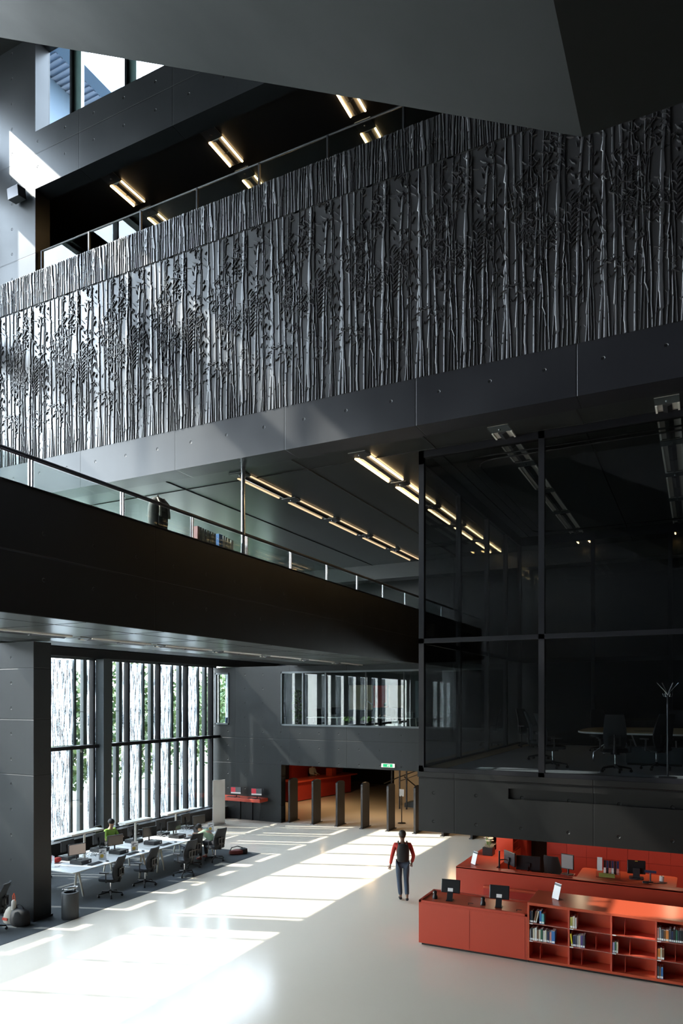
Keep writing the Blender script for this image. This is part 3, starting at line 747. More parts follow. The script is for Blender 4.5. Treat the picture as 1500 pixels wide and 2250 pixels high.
# wall shelf with two monitors
t = thing('wall_desk', 'bright red wall-hung desk on the far wall with two screens', 'desk', (-17.45, FY, 0))
MB().box(-1.2, 1.2, -.62, 0, .86, 1.0).build('desk_slab', 'red', t, bevel=.01)
for x in (-.2, .42): MB().box(x-.02, x+.02, -.05, 0, 0, .86).build('support_rail', 'black_metal', t)
MB().tube([(.85, -.03, .86), (.84, -.03, .5), (.80, -.03, .2), (.82, -.05, .0)], .008, 6).build('power_cord', 'black_metal', t)
for i, (x, lb) in enumerate(((-17.65, 'left'), (-16.6, 'right'))):
    m_ = make_monitor(f'kiosk monitor with a red and grey page on the {lb} of the wall desk', 'kiosk monitors on the red wall desk', 'screen_mid', .50, .30)
    m_.location = (x, 24.98, 1.0); m_.rotation_euler = (0, 0, -PI/2+.15)
    MB().box(.0226, .0240, -.23, -.02, .20, .40).build('screen_block', 'screen_red', m_); MB().box(.0226, .0240, -.23, .23, .14, .195).build('screen_band', 'screen_grey', m_)
    kk = make_keyboard(f'black keyboard on the {lb} of the red wall desk', 'keyboards on the red wall desk'); kk.location = (x-.12, 24.83, 1.0); kk.rotation_euler = (0, 0, -PI/2)
    mm = make_mouse(f'black mouse on the {lb} of the red wall desk', 'mice on the red wall desk'); mm.location = (x+.25, 24.85, 1.0)

# security gates
g0 = None
for i, x in enumerate([-15.4+1.12*k for k in range(8)]):
    lb = ['leftmost', 'second from the left', 'third from the left', 'fourth from the left', 'fifth from the left', 'sixth, next to the black box', 'seventh, behind the black box', 'last, behind the black box'][i]
    if g0 is None:
        g0 = thing('security_gate', 'x', 'gate', group='security gates at the hall opening')
        pr = [(-.33, .03), (.33, .03), (.33, 1.72)]+[(.33*cos(a), 1.72+.11*sin(a)) for a in [radians(d) for d in range(15, 166, 15)]]+[(-.33, 1.72)]
        MB().prism(pr, -.045, .045, 'x').build('gate_panel', 'gate' if 'gate' in M else mat('gate', (.026, .023, .022), .45), g0, bevel=.01)
        MB().box(-.07, .07, -.42, .42, 0, .03).build('foot_plate', 'dark_steel', g0)
        o = g0
    else: o = dup(g0, (0, 0, 0))
    o.location = (x+.02, 25.9, 0); o['label'] = f'dark upright security gate with a rounded top, {lb}'
# exit sign
t = thing('exit_sign', 'green lit emergency exit sign over the hall opening', 'sign', (-10.75, FY, 2.6))
MB().box(-.27, .27, -.06, -.0, -.07, .07).build('sign_case', 'sign_white', t, bevel=.005)
MB().box(-.20, .20, -.066, -.06, -.06, .06).build('sign_face', 'green_sign', t)
MB().ball((.015, -.068, .035), (.012, .003, .012), 8, 5).box(-.005, .015, -.07, -.066, -.01, .025).box(-.03, -.005, -.07, -.066, .0, .01).box(.0, .04, -.07, -.066, -.012, -.004).box(-.02, .0, -.07, -.066, -.035, -.01).box(.05, .08, -.07, -.066, -.045, .045).build('running_figure', 'sign_white', t)

# ------------------------------------------------------------------ return counter
t = thing('return_counter', 'red book return counter with two cabinet doors, left of the bookshelf', 'counter', (-5.3, 14.1, 0))
MB().box(0, 2.27, 0, .95, .05, .90).box(0, 2.27, 0, .05, .90, .95).box(0, .06, 0, .95, .90, .95).box(0, 2.27, .88, .95, .90, .95).box(2.21, 2.27, 0, .95, .90, .95).build('counter_body', 'red', t, bevel=.006)
MB().box(.06, 2.21, .05, .88, .895, .925).build('tray_top', 'red_top', t)
MB().box(.05, 2.27, .05, .9, 0, .05).build('kick_plate', 'kick', t)
for x0, x1 in ((.04, 1.10), (1.13, 2.22)): MB().box(x0, x1, -.006, 0, .09, .87).build('door', 'red', t)
for x in (.98, 1.98): MB().box(x, x+.11, .30, .32, .925, .932).lathe([(.012, 0), (.012, .012)], (x+.03, .22, .925), 8).build('card_slot', 'chrome' if False else 'kick', t)
# kiosk screens and scanners
for i, (x, lb) in enumerate(((-4.72, 'left'), (-3.68, 'right'))):
    t = thing('kiosk_screen', f'black touch screen seen from behind, {lb} one on the return counter', 'monitor', (x, 14.42, .93), .12, 'touch screens on the return counter')
    MB().box(-.20, .20, -.02, .02, 0, .28, R=rx(-.25), o=(0, .06, .14)).build('housing', 'plastic_black', t, bevel=.012)
    MB().box(-.055, .055, -.028, -.02, .03, .10, R=rx(-.25), o=(0, .06, .14)).build('label_plate', 'paper', t)
    MB().box(-.07, .07, -.09, .09, 0, .015).prism([(-.05, 0), (-.02, 0), (.05, .17), (.02, .17)], -.06, .06, 'x').build('stand', 'plastic_black', t)
    t = thing('card_scanner', f'small black dome scanner left of the {lb} touch screen', 'scanner', (x-.33, 14.42, .925), 0, 'dome scanners on the return counter')
    MB().lathe([(.055, 0), (.055, .05), (.035, .09), (.045, .13), (.04, .16), (.01, .175)], n=16).build('scanner_body', 'plastic_black', t)
    MB().ball((-.02, -.035, .135), .012, 8, 6).build('lens', 'chrome', t)
# bookshelf
SX = -3.03; SW = .765; NB = 5; SH = 1.19
t = thing('book_shelf', 'long low red bookshelf with three rows of open bays', 'bookshelf', (SX, 14.1, 0))
bd = MB().box(0, SW*NB+.04, 0, 1.0, SH-.055, SH).box(0, SW*NB+.04, 0, 1.0, .05, .10).box(0, SW*NB+.04, .36, .40, .1, SH-.055).box(0, SW*NB+.04, .96, 1.0, .1, SH-.055).box(0, .035, 0, 1.0, .1, SH-.055).box(SW*NB+.005, SW*NB+.04, 0, 1.0, .1, SH-.055)
bd.build('carcass', 'red_top', t, bevel=.005)
MB().box(.02, SW*NB, .05, .95, 0, .05).build('kick_plate', 'kick', t)
ZS = [.10, .445, .79]
for i in range(1, NB): MB().box(SW*i, SW*i+.03, .004, .36, .10, SH-.055).build('divider', 'red_shelf', t)
for i in range(NB):
    for z in ZS[1:]:
        MB().box(SW*i+.03, SW*(i+1), .01, .36, z-.018, z).build('shelf_board', 'red_shelf', t)
    for z in ZS: MB().box(SW*i+.035, SW*i+.10, .002, .006, z-.018, z-.002).build('shelf_label', 'paper', t)
lips = MB()
for z in ZS: lips.box(.035, SW*NB, .003, .008, z-.012, z-.006)
lips.build('shelf_edge_strip', 'steel', t)
for i, z, dx in ((0, 0, .23), (1, 0, .24), (2, 0, .25), (2, 2, .24), (2, 1, .33), (1, 1, .50), (1, 2, .14), (0, 2, .30), (3, 1, .33)): MB().box(SW*i+dx, SW*i+dx+.006, .06, .3, ZS[z], ZS[z]+.24).build('book_end', 'red_shelf', t)
rb = random.Random(11)
cols = {'navy': (.02, .03, .09), 'black': (.02, .02, .022), 'white': (.7, .7, .66), 'grey': (.32, .33, .34), 'blue': (.04, .16, .42), 'yellow': (.75, .62, .04), 'olive': (.42, .38, .09), 'cream': (.62, .56, .42), 'brown': (.16, .08, .04), 'orange': (.72, .25, .06), 'green': (.04, .13, .08), 'pink': (.65, .28, .25), 'teal': (.10, .38, .42), 'slate': (.06, .07, .09), 'purple': (.10, .06, .22), 'lilac': (.45, .38, .62)}
for k_, c_ in cols.items(): mat('book_'+k_, c_, .5)
cnt = ['first', 'second', 'third', 'fourth', 'fifth', 'sixth', 'seventh', 'eighth', 'ninth', 'tenth', 'eleventh', 'twelfth', 'thirteenth', 'fourteenth', 'fifteenth']
def book(x, y, z, w_, h_, d_, c, lean, lb, grp, rz=0):
    t = thing('book', lb, 'book', (x, y, z), rz, grp)
    cv = MB().box(0, w_, 0, d_, 0, h_, R=ry(lean))
    cv.build('cover', 'book_'+c, t, bevel=.002)
    MB().box(.003, w_-.003, .01, d_-.003, h_-.004, h_+.003, R=ry(lean)).build('pages', 'paper', t)
    MB().box(.002, w_-.002, -.0015, 0, .015, .05, R=ry(lean)).build('spine_label', 'paper', t)
baysets = [
    (0, 2, 'top row of the first bay', ['navy', 'black', 'brown', 'cream', 'blue', 'teal'], .24, [0, 0, .22, .22, 0, 0]),
    (0, 1, 'middle row of the first bay', ['grey', 'black', 'cream', 'white', 'brown', 'cream', 'green', 'white', 'cream', 'slate', 'navy', 'pink', 'blue'], .24, None),
    (1, 2, 'top row of the second bay', ['olive', 'cream', 'white'], .23, None),
    (1, 1, 'middle row of the second bay', ['yellow', 'navy', 'slate', 'grey', 'cream', 'purple', 'slate'], .23, [-.12, 0, 0, 0, 0, 0, 0]),
    (2, 1, 'middle row of the third bay', ['lilac', 'green', 'cream'], .20, None),
    (3, 2, 'top row of the fourth bay', ['pink', 'grey', 'slate', 'brown', 'orange', 'slate', 'navy', 'black', 'green', 'slate', 'black', 'black', 'blue'], .235, None),
    (3, 1, 'middle row of the fourth bay', ['orange', 'cream', 'brown'], .22, None),
    (3, 0, 'bottom row of the fourth bay', ['slate', 'brown', 'blue'], .22, None)]
for bay, row, txt, cs, hh, leans in baysets:
    x = SX+SW*bay+.036
    for i, c in enumerate(cs):
        wd = rb.uniform(.024, .040)
        if c in ('teal', 'orange', 'olive'): wd = .048
        if i == len(cs)-1 and bay == 0 and row == 1: wd = .062
        h_ = hh*rb.uniform(.84, 1.05); ln = leans[i] if leans else 0
        h_ = min(h_, .28); extra = h_*sin(abs(ln)) if ln < 0 else 0
        book(x+extra, 14.10+.012+rb.uniform(0, .012), 14.1*0+ZS[row]+.0005+(wd*sin(ln) if ln > 0 else 0), wd, h_, rb.uniform(.15, .2), c, ln, f'{c} book, {cnt[i]} from the left in the {txt}', 'books in the red bookshelf')
        x += wd/cos(ln)+.003+extra+(h_*sin(ln) if (ln > 0 and (i+1 == len(cs) or leans[i+1] <= 0)) else 0)
# sign holders
def sign_holder(x, y, z, rz, lb):
    t = thing('sign_holder', lb, 'sign holder', (x, y, z), rz, None)
    MB().box(-.11, .11, 0, .12, 0, .004).box(-.11, .11, -.003, .003, 0, .33, R=rx(-.25)).build('clear_stand', 'acrylic', t)
    p = MB().box(-.10, .10, -.006, -.003, .01, .32, R=rx(-.25)).build('notice', 'paper', t)
    MB().box(-.10, .10, -.0075, -.006, .27, .31, R=rx(-.25)).build('heading', 'frame_grey', p)
    return t
sign_holder(-2.58, 14.55, SH, -.75, 'white notice in a clear stand on top of the bookshelf')
sign_holder(-4.93, 16.85, 1.155, -.75, 'white notice in a clear stand on the corner of the tall red counter')

# ------------------------------------------------------------------ tall service counter (L-shaped)
t = thing('service_counter', 'tall L-shaped red service counter with a rounded ledge behind the bookshelf', 'counter', (0, 0, 0))
MB().box(-5.25, 7, 16.5, 16.62, 0, 1.15).box(-5.25, 7, 16.5, 16.78, 1.11, 1.155).box(-5.25, -4.35, 16.62, 19.4, 0, 1.15).build('counter_body', 'red', t, bevel=.008)
MB().box(-4.55, 7, 16.36, 16.5, .74, .80).build('ledge', 'red_top', t, bevel=.02)
MB().box(-4.55, 7, 16.40, 16.5, 0.05, .74).build('lower_panel', 'red_deep', t)
MB().box(-4.35, 7, 16.62, 17.5, .92, .96).build('work_surface', 'red_bright' if 'red_bright' in M else mat('red_bright', (.62, .06, .03), .35), t)
MB().prism([(p-1.48, q+17.22) for p, q in rounded(2.05, 1.05, .10)], 1.11, 1.158, 'z').build('raised_top', 'red_top', t, bevel=.006)
MB().box(-2.3, -2.2, 16.8, 17.5, .96, 1.11).box(-.75, -.65, 16.8, 17.5, .96, 1.11).build('raised_support', 'red_deep', t)
t = thing('display_block', 'raised red block with open side shelves at the end of the service counter', 'shelf', (-4.9, 18.7, 1.155))
MB().box(-.1, .5, 0, .7, 0, .02).box(-.1, .5, 0, .7, .42, .46).box(-.1, .06, 0, .7, .02, .42).box(-.1, .5, 0, .04, .02, .42).box(-.1, .5, .66, .7, .02, .42).box(.06, .5, .04, .66, .2, .22).build('block_body', 'red', t)
MB().box(.2, .4, .1, .3, .22, .23).build('paper_pile', 'paper', t)
# unseen warm fill lamps added under the glass room to brighten the red counter
for k_, x in enumerate((-4.6, -2.6, -.6, 1.4)):
    t = thing('fill_lamp', 'added warm fill lamp, out of view under the glass room above the service counter', 'ceiling light', (x, 18.0, 2.265), group='added fill lamps over the service counter')
    MB().lathe([(.11, -.012), (.11, 0), (.07, 0)], n=16, cap=False).build('trim_ring', 'steel', t)
    MB().lathe([(.07, -.004), (.07, -.002)], n=16).build('lamp_face', 'tube_warm', t)
    d = bpy.data.lights.new('fill_lamp_beam', 'AREA'); d.shape = 'DISK'; d.size = .14; d.energy = 5; d.color = (1.0, .78, .52); o = bpy.data.objects.new('fill_lamp_beam', d); C.objects.link(o); o.parent = t; o.location = (0, 0, -.02)
# back cabinets
t = thing('wall_cabinet', 'run of dark red full-height cabinets behind the service counter', 'cabinet', (0, 19.5, 0))
MB().box(-3.68, 7, .02, .6, 0, 2.26).box(-4.6, -4.2, .02, .6, 0, 2.26).build('cabinet_body', 'red_deep', t)
for i in range(12):
    x = -3.66+.5*i
    MB().box(x+.004, x+.496, 0, .02, .06, 1.02).build('door', 'red_deep', t); MB().box(x+.004, x+.496, 0, .02, 1.03, 2.24).build('door', 'red_deep', t)
MB().box(-4.59, -4.21, 0, .02, .06, 2.24).build('door', 'red_deep', t)
struct('wall_niche', MB().box(-4.2, -3.68, 20.05, 20.1, 0, 2.26), 'black_metal')
tag(MB().box(-.07, .07, 0, .01, -.06, .06).build('wall_notice', 'paper', loc=(-3.76, 20.03, 1.62)), 'small pale notice in the dark gap between the red cabinets', 'notice')
# planter box with flowers
t = thing('flower_box', 'black square planter with dried grass and white blooms on the red counter', 'plant', (-4.88, 18.1, 1.155))
MB().box(-.13, .13, -.13, .13, 0, .20).build('planter', 'plastic_black', t, bevel=.005)
gm = MB(); r = random.Random(7)
for k in range(90):
    a = r.uniform(0, 2*PI); d = r.uniform(.02, .16); x, y = r.uniform(-.1, .1), r.uniform(-.1, .1); gm.tube([(x, y, .19), (x+d*.4*cos(a), y+d*.4*sin(a), .26), (x+d*cos(a), y+d*sin(a), .27+r.uniform(-.05, .06))], [.004, .003, .001], 4)
tag(gm.build('dry_grass', 'beige', t), None, None, None, 'stuff')
stt = MB(); fm = MB()
for k in range(8):
    a = k*.8; x, y = .07*cos(a), .07*sin(a); h_ = .36+.06*(k % 3); stt.tube([(x*.4, y*.4, .19), (x, y, h_)], .008, 6)
    for j in range(5): b_ = j*1.256; fm.ball((x+.035*cos(b_), y+.035*sin(b_), h_+.01), (.03, .03, .012), 8, 5)
stt.build('stems', 'plant_leaf', t); fm.build('blooms', 'cloth_white', t)
# staff monitors etc.
m1 = make_monitor('black monitor on a pole arm, turned sideways at the left of the service counter', None, 'screen_dark', .5, .32); m1.location = (-4.02, 17.05, .98); m1.rotation_euler = (0, 0, .75)
t = thing('pole_mount', 'black upright pole clamped to the service counter beside the sideways monitor', 'pole mount', (-4.3, 16.9, .962))
MB().tube([(0, 0, 0), (0, 0, .58)], .02, 10).build('pole', 'black_metal', t); MB().box(-.05, .05, -.05, .05, 0, .03).build('clamp', 'black_metal', t); MB().tube([(0, 0, .36), (.10, .1, .36), (.16, .17, .34)], .015, 8).build('arm', 'steel', t)
m1.location = (-4.1, 17.12, 1.06)
for ch in m1.children:
    if ch.name.startswith('foot'): ch.scale = (.3, .3, 1)
m2 = make_monitor('wide black monitor showing its back above the service counter', None, 'screen_dark', .56, .34); m2.location = (-3.66, 17.1, .982); m2.rotation_euler = (0, 0, PI/2+.1)
tag(MB().box(-.2, .2, -.12, .12, 0, .02).build('monitor_riser', 'plastic_black', loc=(-3.66, 17.1, .961)), 'low black riser under the wide staff monitor', 'riser')
t = thing('telephone', 'beige desk telephone with handset right of the wide staff monitor', 'telephone', (-3.22, 17.1, .962), .3)
MB().prism([(-.08, 0), (.08, 0), (.08, .03), (-.08, .06)], -.08, .08, 'x').build('phone_base', 'beige', t); MB().tube([(-.09, 0, .05), (-.085, 0, .085), (.085, 0, .085), (.09, 0, .05)], .018, 8).build('handset', 'beige', t)
m3 = make_monitor('small grey framed display standing sideways on the counter edge', None, 'screen_grey2' if 'screen_grey2' in M else mat('screen_grey2', (.22, .19, .19), .4), .30, .34); m3.location = (-2.72, 16.9, 1.155); m3.rotation_euler = (0, 0, -PI/2-.3)
for ch in m3.children:
    if ch.name.startswith('housing'): ch.location.z = 0
tag(MB().box(-.15, .15, -.1, .1, 0, .19).build('display_riser', 'red_deep', loc=(-2.72, 16.95, .962)), 'red block under the small framed display', 'riser')
# leaflet rack
t = thing('leaflet_rack', 'clear acrylic leaflet rack with cards on the raised red counter', 'leaflet rack', (-1.85, 17.02, 1.158), .05)
MB().box(-.26, .26, 0, .004, 0, .40).box(-.26, -.256, -.1, .0, 0, .24).box(.256, .26, -.1, 0, 0, .24).box(-.26, .26, -.1, 0, 0, .004).box(-.26, .26, -.104, -.1, 0, .14).build('rack_body', 'acrylic', t)
for c in range(6): MB().box(-.10+c*.055, -.052+c*.055, -.02, -.01, .20, .38).build('card', ['plastic_black', 'book_navy'][c % 2], t)
for c in range(6): MB().box(-.10+c*.055, -.052+c*.055, -.05, -.04, .08, .22).build('card', ['paper', 'plastic_black', 'book_pink'][c % 3], t)
MB().box(-.24, -.13, -.03, -.02, .14, .44).build('leaflet', 'paper', t); MB().box(-.2, .14, -.09, -.06, .01, .10).build('leaflet', 'book_olive', t)
# till
t = thing('cash_register', 'black touch screen till with back to the hall on the raised counter', 'till', (-1.28, 17.2, 1.158), .1)
MB().box(-.19, .19, -.02, .02, 0, .30, R=rx(-.12), o=(0, .0, .10)).build('housing', 'plastic_black', t, bevel=.012)
MB().prism(rounded(.30, .26, .05), 0, .025, 'z').box(-.07, .07, -.06, .02, .02, .24).build('stand', 'plastic_dark', t); MB().box(-.03, .03, -.024, -.02, .275, .29, R=rx(-.12), o=(0, 0, .10)).build('sticker', 'yellow', t)
t = thing('customer_display', 'slim dark pole display beside the till', 'display', (-.98, 17.0, 1.158))
MB().tube([(0, 0, .01), (0, 0, .2)], .015, 8).lathe([(.06, 0), (.06, .012)], n=16).build('pole', 'dark_steel', t); MB().box(-.12, .12, -.02, .02, .2, .25).build('display_head', 'book_navy', t)
t = thing('paper_roll', 'white receipt paper roll on the raised counter', 'paper roll', (-.76, 17.15, 1.158)); MB().lathe([(.05, 0), (.05, .12)], n=16).build('roll', 'paper', t); MB().lathe([(.018, .12), (.018, .125)], n=12).build('core', 'kick', t)
t = thing('barcode_reader', 'dark hand scanner with a curled cable in front of the till', 'scanner', (-1.05, 16.85, 1.158))
MB().box(-.08, .05, -.03, .03, 0, .04).build('scanner_body', 'plastic_dark', t, bevel=.01); MB().tube([(.05, 0, .02), (.2, .03, .012), (.35, .1, .012), (.4, .18, .012), (.25, .2, .012)], .008, 6).build('cable', 'plastic_black', t)

# ------------------------------------------------------------------ meeting room in the glass box
BZ = 3.65
t = thing('meeting_table', 'boat-shaped pale wood meeting table with white edge in the glass room', 'table', (-.75, 19.4, BZ))
out = []
for i in range(24):
    a = 2*PI*i/24; ca, sa = cos(a), sin(a); out.append((2.0*math.copysign(abs(ca)**.45, ca), 1.75*math.copysign(abs(sa)**.5, sa)))
MB().prism(out, .735, .742, 'z').build('tabletop', 'table_wood', t)
MB().prism([(p*1.004, q*1.004) for p, q in out], .70, .735, 'z').build('table_edge', 'white', t)
for x, y, dx in ((-1.3, -1.1, -.28), (-1.3, 1.0, -.28), (1.2, -1.1, .28), (1.2, 1.0, .28)):
    MB().tube([(x+.3*(-1 if dx > 0 else 1), y, .70), (x+dx, y, .22), (x+dx, y, 0)], .022, 10).build('leg', 'chrome', t); MB().tube([(x+.35*(-1 if dx > 0 else 1), y+.1, .70), (x+.3*(-1 if dx > 0 else 1)-dx, y+.1, .1), (x+.3*(-1 if dx > 0 else 1)-dx, y+.1, 0)], .022, 10).build('leg', 'chrome', t)
bchair = make_chair('x', 'black chairs around the meeting table', .14)
for i, (x, y, r, lb) in enumerate(((-1.6, 16.0, -PI/2+.05, 'black meeting chair seen square from behind in front of the table'), (-2.95, 16.35, -2.7, 'black meeting chair just right of the thick mullion'), (-.85, 16.9, -.9, 'black meeting chair left of the coat stand, turned sideways'), (-4.9, 22.9, 2.6, 'small black chair in the far left corner of the glass room'), (-3.6, 18.3, PI+.2, 'black meeting chair at the left end of the table'), (-2.6, 22.0, 2.0, 'black meeting chair behind the far left corner of the table'), (.15, 17.5, -.9, 'black meeting chair right of the coat stand'), (-.6, 21.8, 1.6, 'black meeting chair at the far side of the table'))):
    o = bchair if i == 0 else dup(bchair, (0, 0, 0)); o.location = (x, y, BZ-.01); o.rotation_euler = (0, 0, r); o['label'] = lb
sc_ = dup(bchair, (-3.28, 18.7, .0), PI/2+2.9, 'tall black staff chair behind the red service counter'); del sc_['group']
t = thing('coat_stand', 'steel coat stand with splayed hooks inside the glass room', 'coat stand', (-.57, 15.32, BZ-.01))
MB().tube([(0, 0, 0), (0, 0, 1.62)], .02, 10).build('pole', 'dark_steel', t); MB().lathe([(.17, 0), (.17, .015), (.03, .03)], n=20).build('foot', 'dark_steel', t)
for k in range(6):
    a = 2*PI*k/6; MB().tube([(0, 0, 1.62), (.05*cos(a), .05*sin(a), 1.70), (.19*cos(a), .19*sin(a), 1.86)], .008, 6).build('hook', 'chrome', t); MB().tube([(0, 0, 1.62), (.07*cos(a), .07*sin(a), 1.59), (.09*cos(a), .09*sin(a), 1.65)], .007, 6).build('hook', 'chrome', t)
t = thing('conference_phone', 'small black triangular conference phone on the meeting table', 'telephone', (-.75, 18.7, BZ+.742)); MB().lathe([(.13, 0), (.12, .03), (.03, .06)], n=3).build('phone_body', 'plastic_black', t); MB().tube([(-.1, 0, .005), (-.3, .1, .005), (-.5, .0, .005), (-.7, .12, .005)], .006, 5).build('cord', 'plastic_dark', t)
t = thing('room_cabinet', 'low grey cabinet under the meeting table', 'cabinet', (-.95, 17.85, BZ-.01)); MB().box(-.6, .6, 0, .3, .05, .42).build('cabinet_body', 'frame_grey', t); MB().box(-.58, .58, -.012, 0, .07, .4).build('door', 'frame_grey', t); MB().box(-.58, .58, .02, .28, 0, .05).build('plinth', 'kick', t)

# ------------------------------------------------------------------ far windows and office behind
for nm, x0, x1, ms in (('window_10', -18.98, -18.25, ()), ('window_11', -15.6, -6.2, (-14.56, -13.5, -11.72, -10.11))):
    r = sempty(nm)
    struct('window_frame', MB().box(x0, x1, FY-.03, FY+.1, 4.05, 4.12).box(x0, x1, FY-.03, FY+.1, 6.23, 6.3).box(x0-.0, x0+.05, FY-.03, FY+.1, 4.05, 6.3).box(x1-.05, x1, FY-.03, FY+.1, 4.05, 6.3), 'frame_grey', r)
    for m_ in ms:
        wdt = .07 if m_ < -13 else .012
        struct('mullion', MB().box(m_-wdt/2, m_+wdt/2, FY-.02, FY+.1, 4.1, 6.25), 'frame_grey', r)
    e = [x0]+list(ms)+[x1]
    for i in range(len(e)-1): struct('pane', MB().box(e[i]+.03, e[i+1]-.03, FY+.02, FY+.03, 4.1, 6.25), 'office_glass' if 'office_glass' in M else glass('office_glass', (.84, .88, .87), 1.36), r)
struct('floor_office', MB().box(XF, -6, FY+.35, 31, 3.3, 3.65), 'carpet'); struct('ceiling_office', MB().box(XF, 7.9, FY+.35, 31, 6.46, 6.56), 'c_plain')
struct('wall_office_back', MB().box(XF, -6, 31, 31.3, 2.6, 6.5), 'c_plain'); struct('wall_office_side', MB().box(-9.0, -8.7, FY+.36, 31, 3.65, 6.5), 'c_plain')
t = thing('whiteboard', 'cream notice board on the dark office wall', 'board', (-14.6, 30.95, 4.65)); MB().box(-.62, .62, 0, .04, 0, 1.18).build('board_face', 'cream_board' if 'cream_board' in M else mat('cream_board', (.62, .53, .36), .6), t); MB().box(-.65, .65, .0, .05, -.03, 0).build('frame', 'steel', t)
for x, w_, m_, lb in ((-13.6, .7, 'red_deep', 'dark red poster beside the cream board'), (-12.75, .8, 'beige', 'pale poster with small pictures right of the red one')):
    tag(MB().box(-w_/2, w_/2, 0, .01, 0, 1.05).build('wall_poster', m_, loc=(x, 30.97, 4.75)), lb, 'poster')
o = tag(MB().box(-.2, .2, 0, .04, 0, 1.9).build('office_window_slit', 'frame_grey', loc=(-11.6, 30.95, 4.1)), 'narrow grey door panel on the office back wall', 'panel')
# office furniture
def office_desk(x, y, w_, lb):
    t = thing('office_desk', lb, 'desk', (x, y, BZ)); MB().box(-w_/2, w_/2, -.4, .4, .72, .745).build('tabletop', 'desk_white', t)
    for a in (-1, 1):
        for b_ in (-1, 1): MB().tube([(a*(w_/2-.08), b_*.33, .72), (a*(w_/2-.03), b_*.36, 0)], .025, 8).build('leg', 'leg_white', t)
office_desk(-14.2, 26.7, 1.5, 'white office desk behind the two-part window'); office_desk(-11.4, 27.2, 2.0, 'white office desk behind the long window')
for x, y, r, lb in ((-14.2, 26.7, 2.5, 'dark monitor on the office desk behind the two-part window'), (-13.75, 26.75, 2.6, 'grey monitor beside the dark one in the office'), (-11.7, 27.3, 2.2, 'dark monitor on the desk of the person in the office')):
    o = dup(monD, (x, y, BZ+.745), r, lb, 'monitors in the office')
tag(MB().box(-.18, .18, -.13, .13, 0, .22).box(-.1, .1, -.01, .01, .22, .30).build('office_printer', 'plastic_black', loc=(-10.6, 27.2, BZ+.745)), 'black office device at the right end of the desk', 'printer')
t = thing('task_lamp', 'thin silver angled task lamp on the office desk', 'lamp', (-12.15, 27.1, BZ+.745)); MB().tube([(0, 0, .02), (.05, 0, .45), (-.2, 0, .62)], .012, 8).build('arm', 'steel', t); MB().lathe([(.08, 0), (.08, .02)], n=14).build('foot', 'steel', t); MB().tube([(-.32, 0, .68), (-.12, 0, .55)], [.02, .03], 8).build('lamp_head', 'white', t)
for i, (x, z, lb) in enumerate(((-10.9, 0, 'white box on the window ledge, left of the pair'), (-10.55, 0, 'white box on the window ledge, right of the pair'), (-10.7, .13, 'white box on top of the ledge boxes'))):
    tag(MB().box(-.15, .15, -.1, .1, 0, .12).box(-.155, .155, -.105, .105, .10, .125).build('storage_box', 'white', loc=(x, 25.95, 4.06+z)), lb, 'box', 'boxes on the office ledge')
struct('window_ledge', MB().box(-15.5, -9.02, FY+.35, 26.15, 4.0, 4.06), 'c_plain')
def plant(x, y, z, s_, lb, name='potted_plant', tall=.9, seed=1, leafn=120, droop=False):
    r = random.Random(seed); t = thing(name, lb, 'plant', (x, y, z)); MB().lathe([(.09*s_, 0), (.12*s_, .18*s_), (.11*s_, .18*s_)], n=14).build('pot', 'plastic_dark', t)
    lm = MB(); sm = MB()
    if droop:
        for k in range(leafn):
            a = r.uniform(0, 2*PI); l = r.uniform(.2, .42)*s_; c, s = cos(a), sin(a); b = len(lm.v); wv = .012
            P = [(.02*c, .02*s, .17*s_), (l*.5*c, l*.5*s, .17*s_+l*.8), (l*c, l*s, .17*s_+l*.4)]
            for q in P: lm.v += [(q[0]-s*wv, q[1]+c*wv, q[2]), (q[0]+s*wv, q[1]-c*wv, q[2])]
            lm.face((b, b+1, b+3, b+2)); lm.face((b+2, b+3, b+5, b+4))
    else:
        for k in range(4): sm.tube([(0, 0, .15*s_), (r.uniform(-.1, .1), r.uniform(-.1, .1), tall*.6), (r.uniform(-.2, .2), r.uniform(-.2, .2), tall)], .01, 5)
        for k in range(leafn):
            zz = r.uniform(.2, 1)*tall; rad = .10+.16*r.random(); a = r.uniform(0, 2*PI); p = Vector((rad*cos(a), rad*sin(a), zz)); d = Vector((cos(a), sin(a), r.uniform(-.6, .6))).normalized()*.07; n_ = d.cross(Vector((r.uniform(-1, 1), r.uniform(-1, 1), 1))).normalized()*.03
            b = len(lm.v); lm.v += [tuple(p-d), tuple(p+n_), tuple(p+d), tuple(p-n_)]; lm.face((b, b+1, b+2, b+3))
        sm.build('stem', 'bark', t)
    lm.build('leaves', 'plant_leaf', t, fix=False); return t
plant(-15.42, 26.4, BZ, 1.6, 'tall leafy plant behind the two-part office window', tall=1.9, seed=3, leafn=260)
plant(-18.55, 26.3, BZ, 1.4, 'leafy plant in the narrow office window', tall=1.7, seed=5, leafn=200)
plant(-12.75, 25.9, 4.06, .8, 'spider plant on the office ledge, left one', 'spider_plant', seed=6, leafn=60, droop=True)
plant(-11.95, 25.9, 4.06, .8, 'spider plant on the office ledge, right one', 'spider_plant', seed=8, leafn=60, droop=True)
tag(MB().lathe([(.08, 0), (.08, .28)], n=16).build('blue_canister', 'blue', loc=(-18.75, 25.85, 4.06)), 'blue canister standing in the narrow office window', 'canister')
struct('window_ledge_small', MB().box(-18.98, -18.2, FY+.35, 26.05, 4.0, 4.06), 'c_plain')
cu = MB()
for k in range(22): cu.tube([(-18.78+.012*k, 29.2+.05*sin(k*1.3), 4.0), (-18.78+.012*k, 29.2+.05*sin(k*1.3+.3), 6.4)], .03, 6)
tag(cu.build('curtain', 'beige'), 'pale beige curtain hanging at the office window', 'curtain')

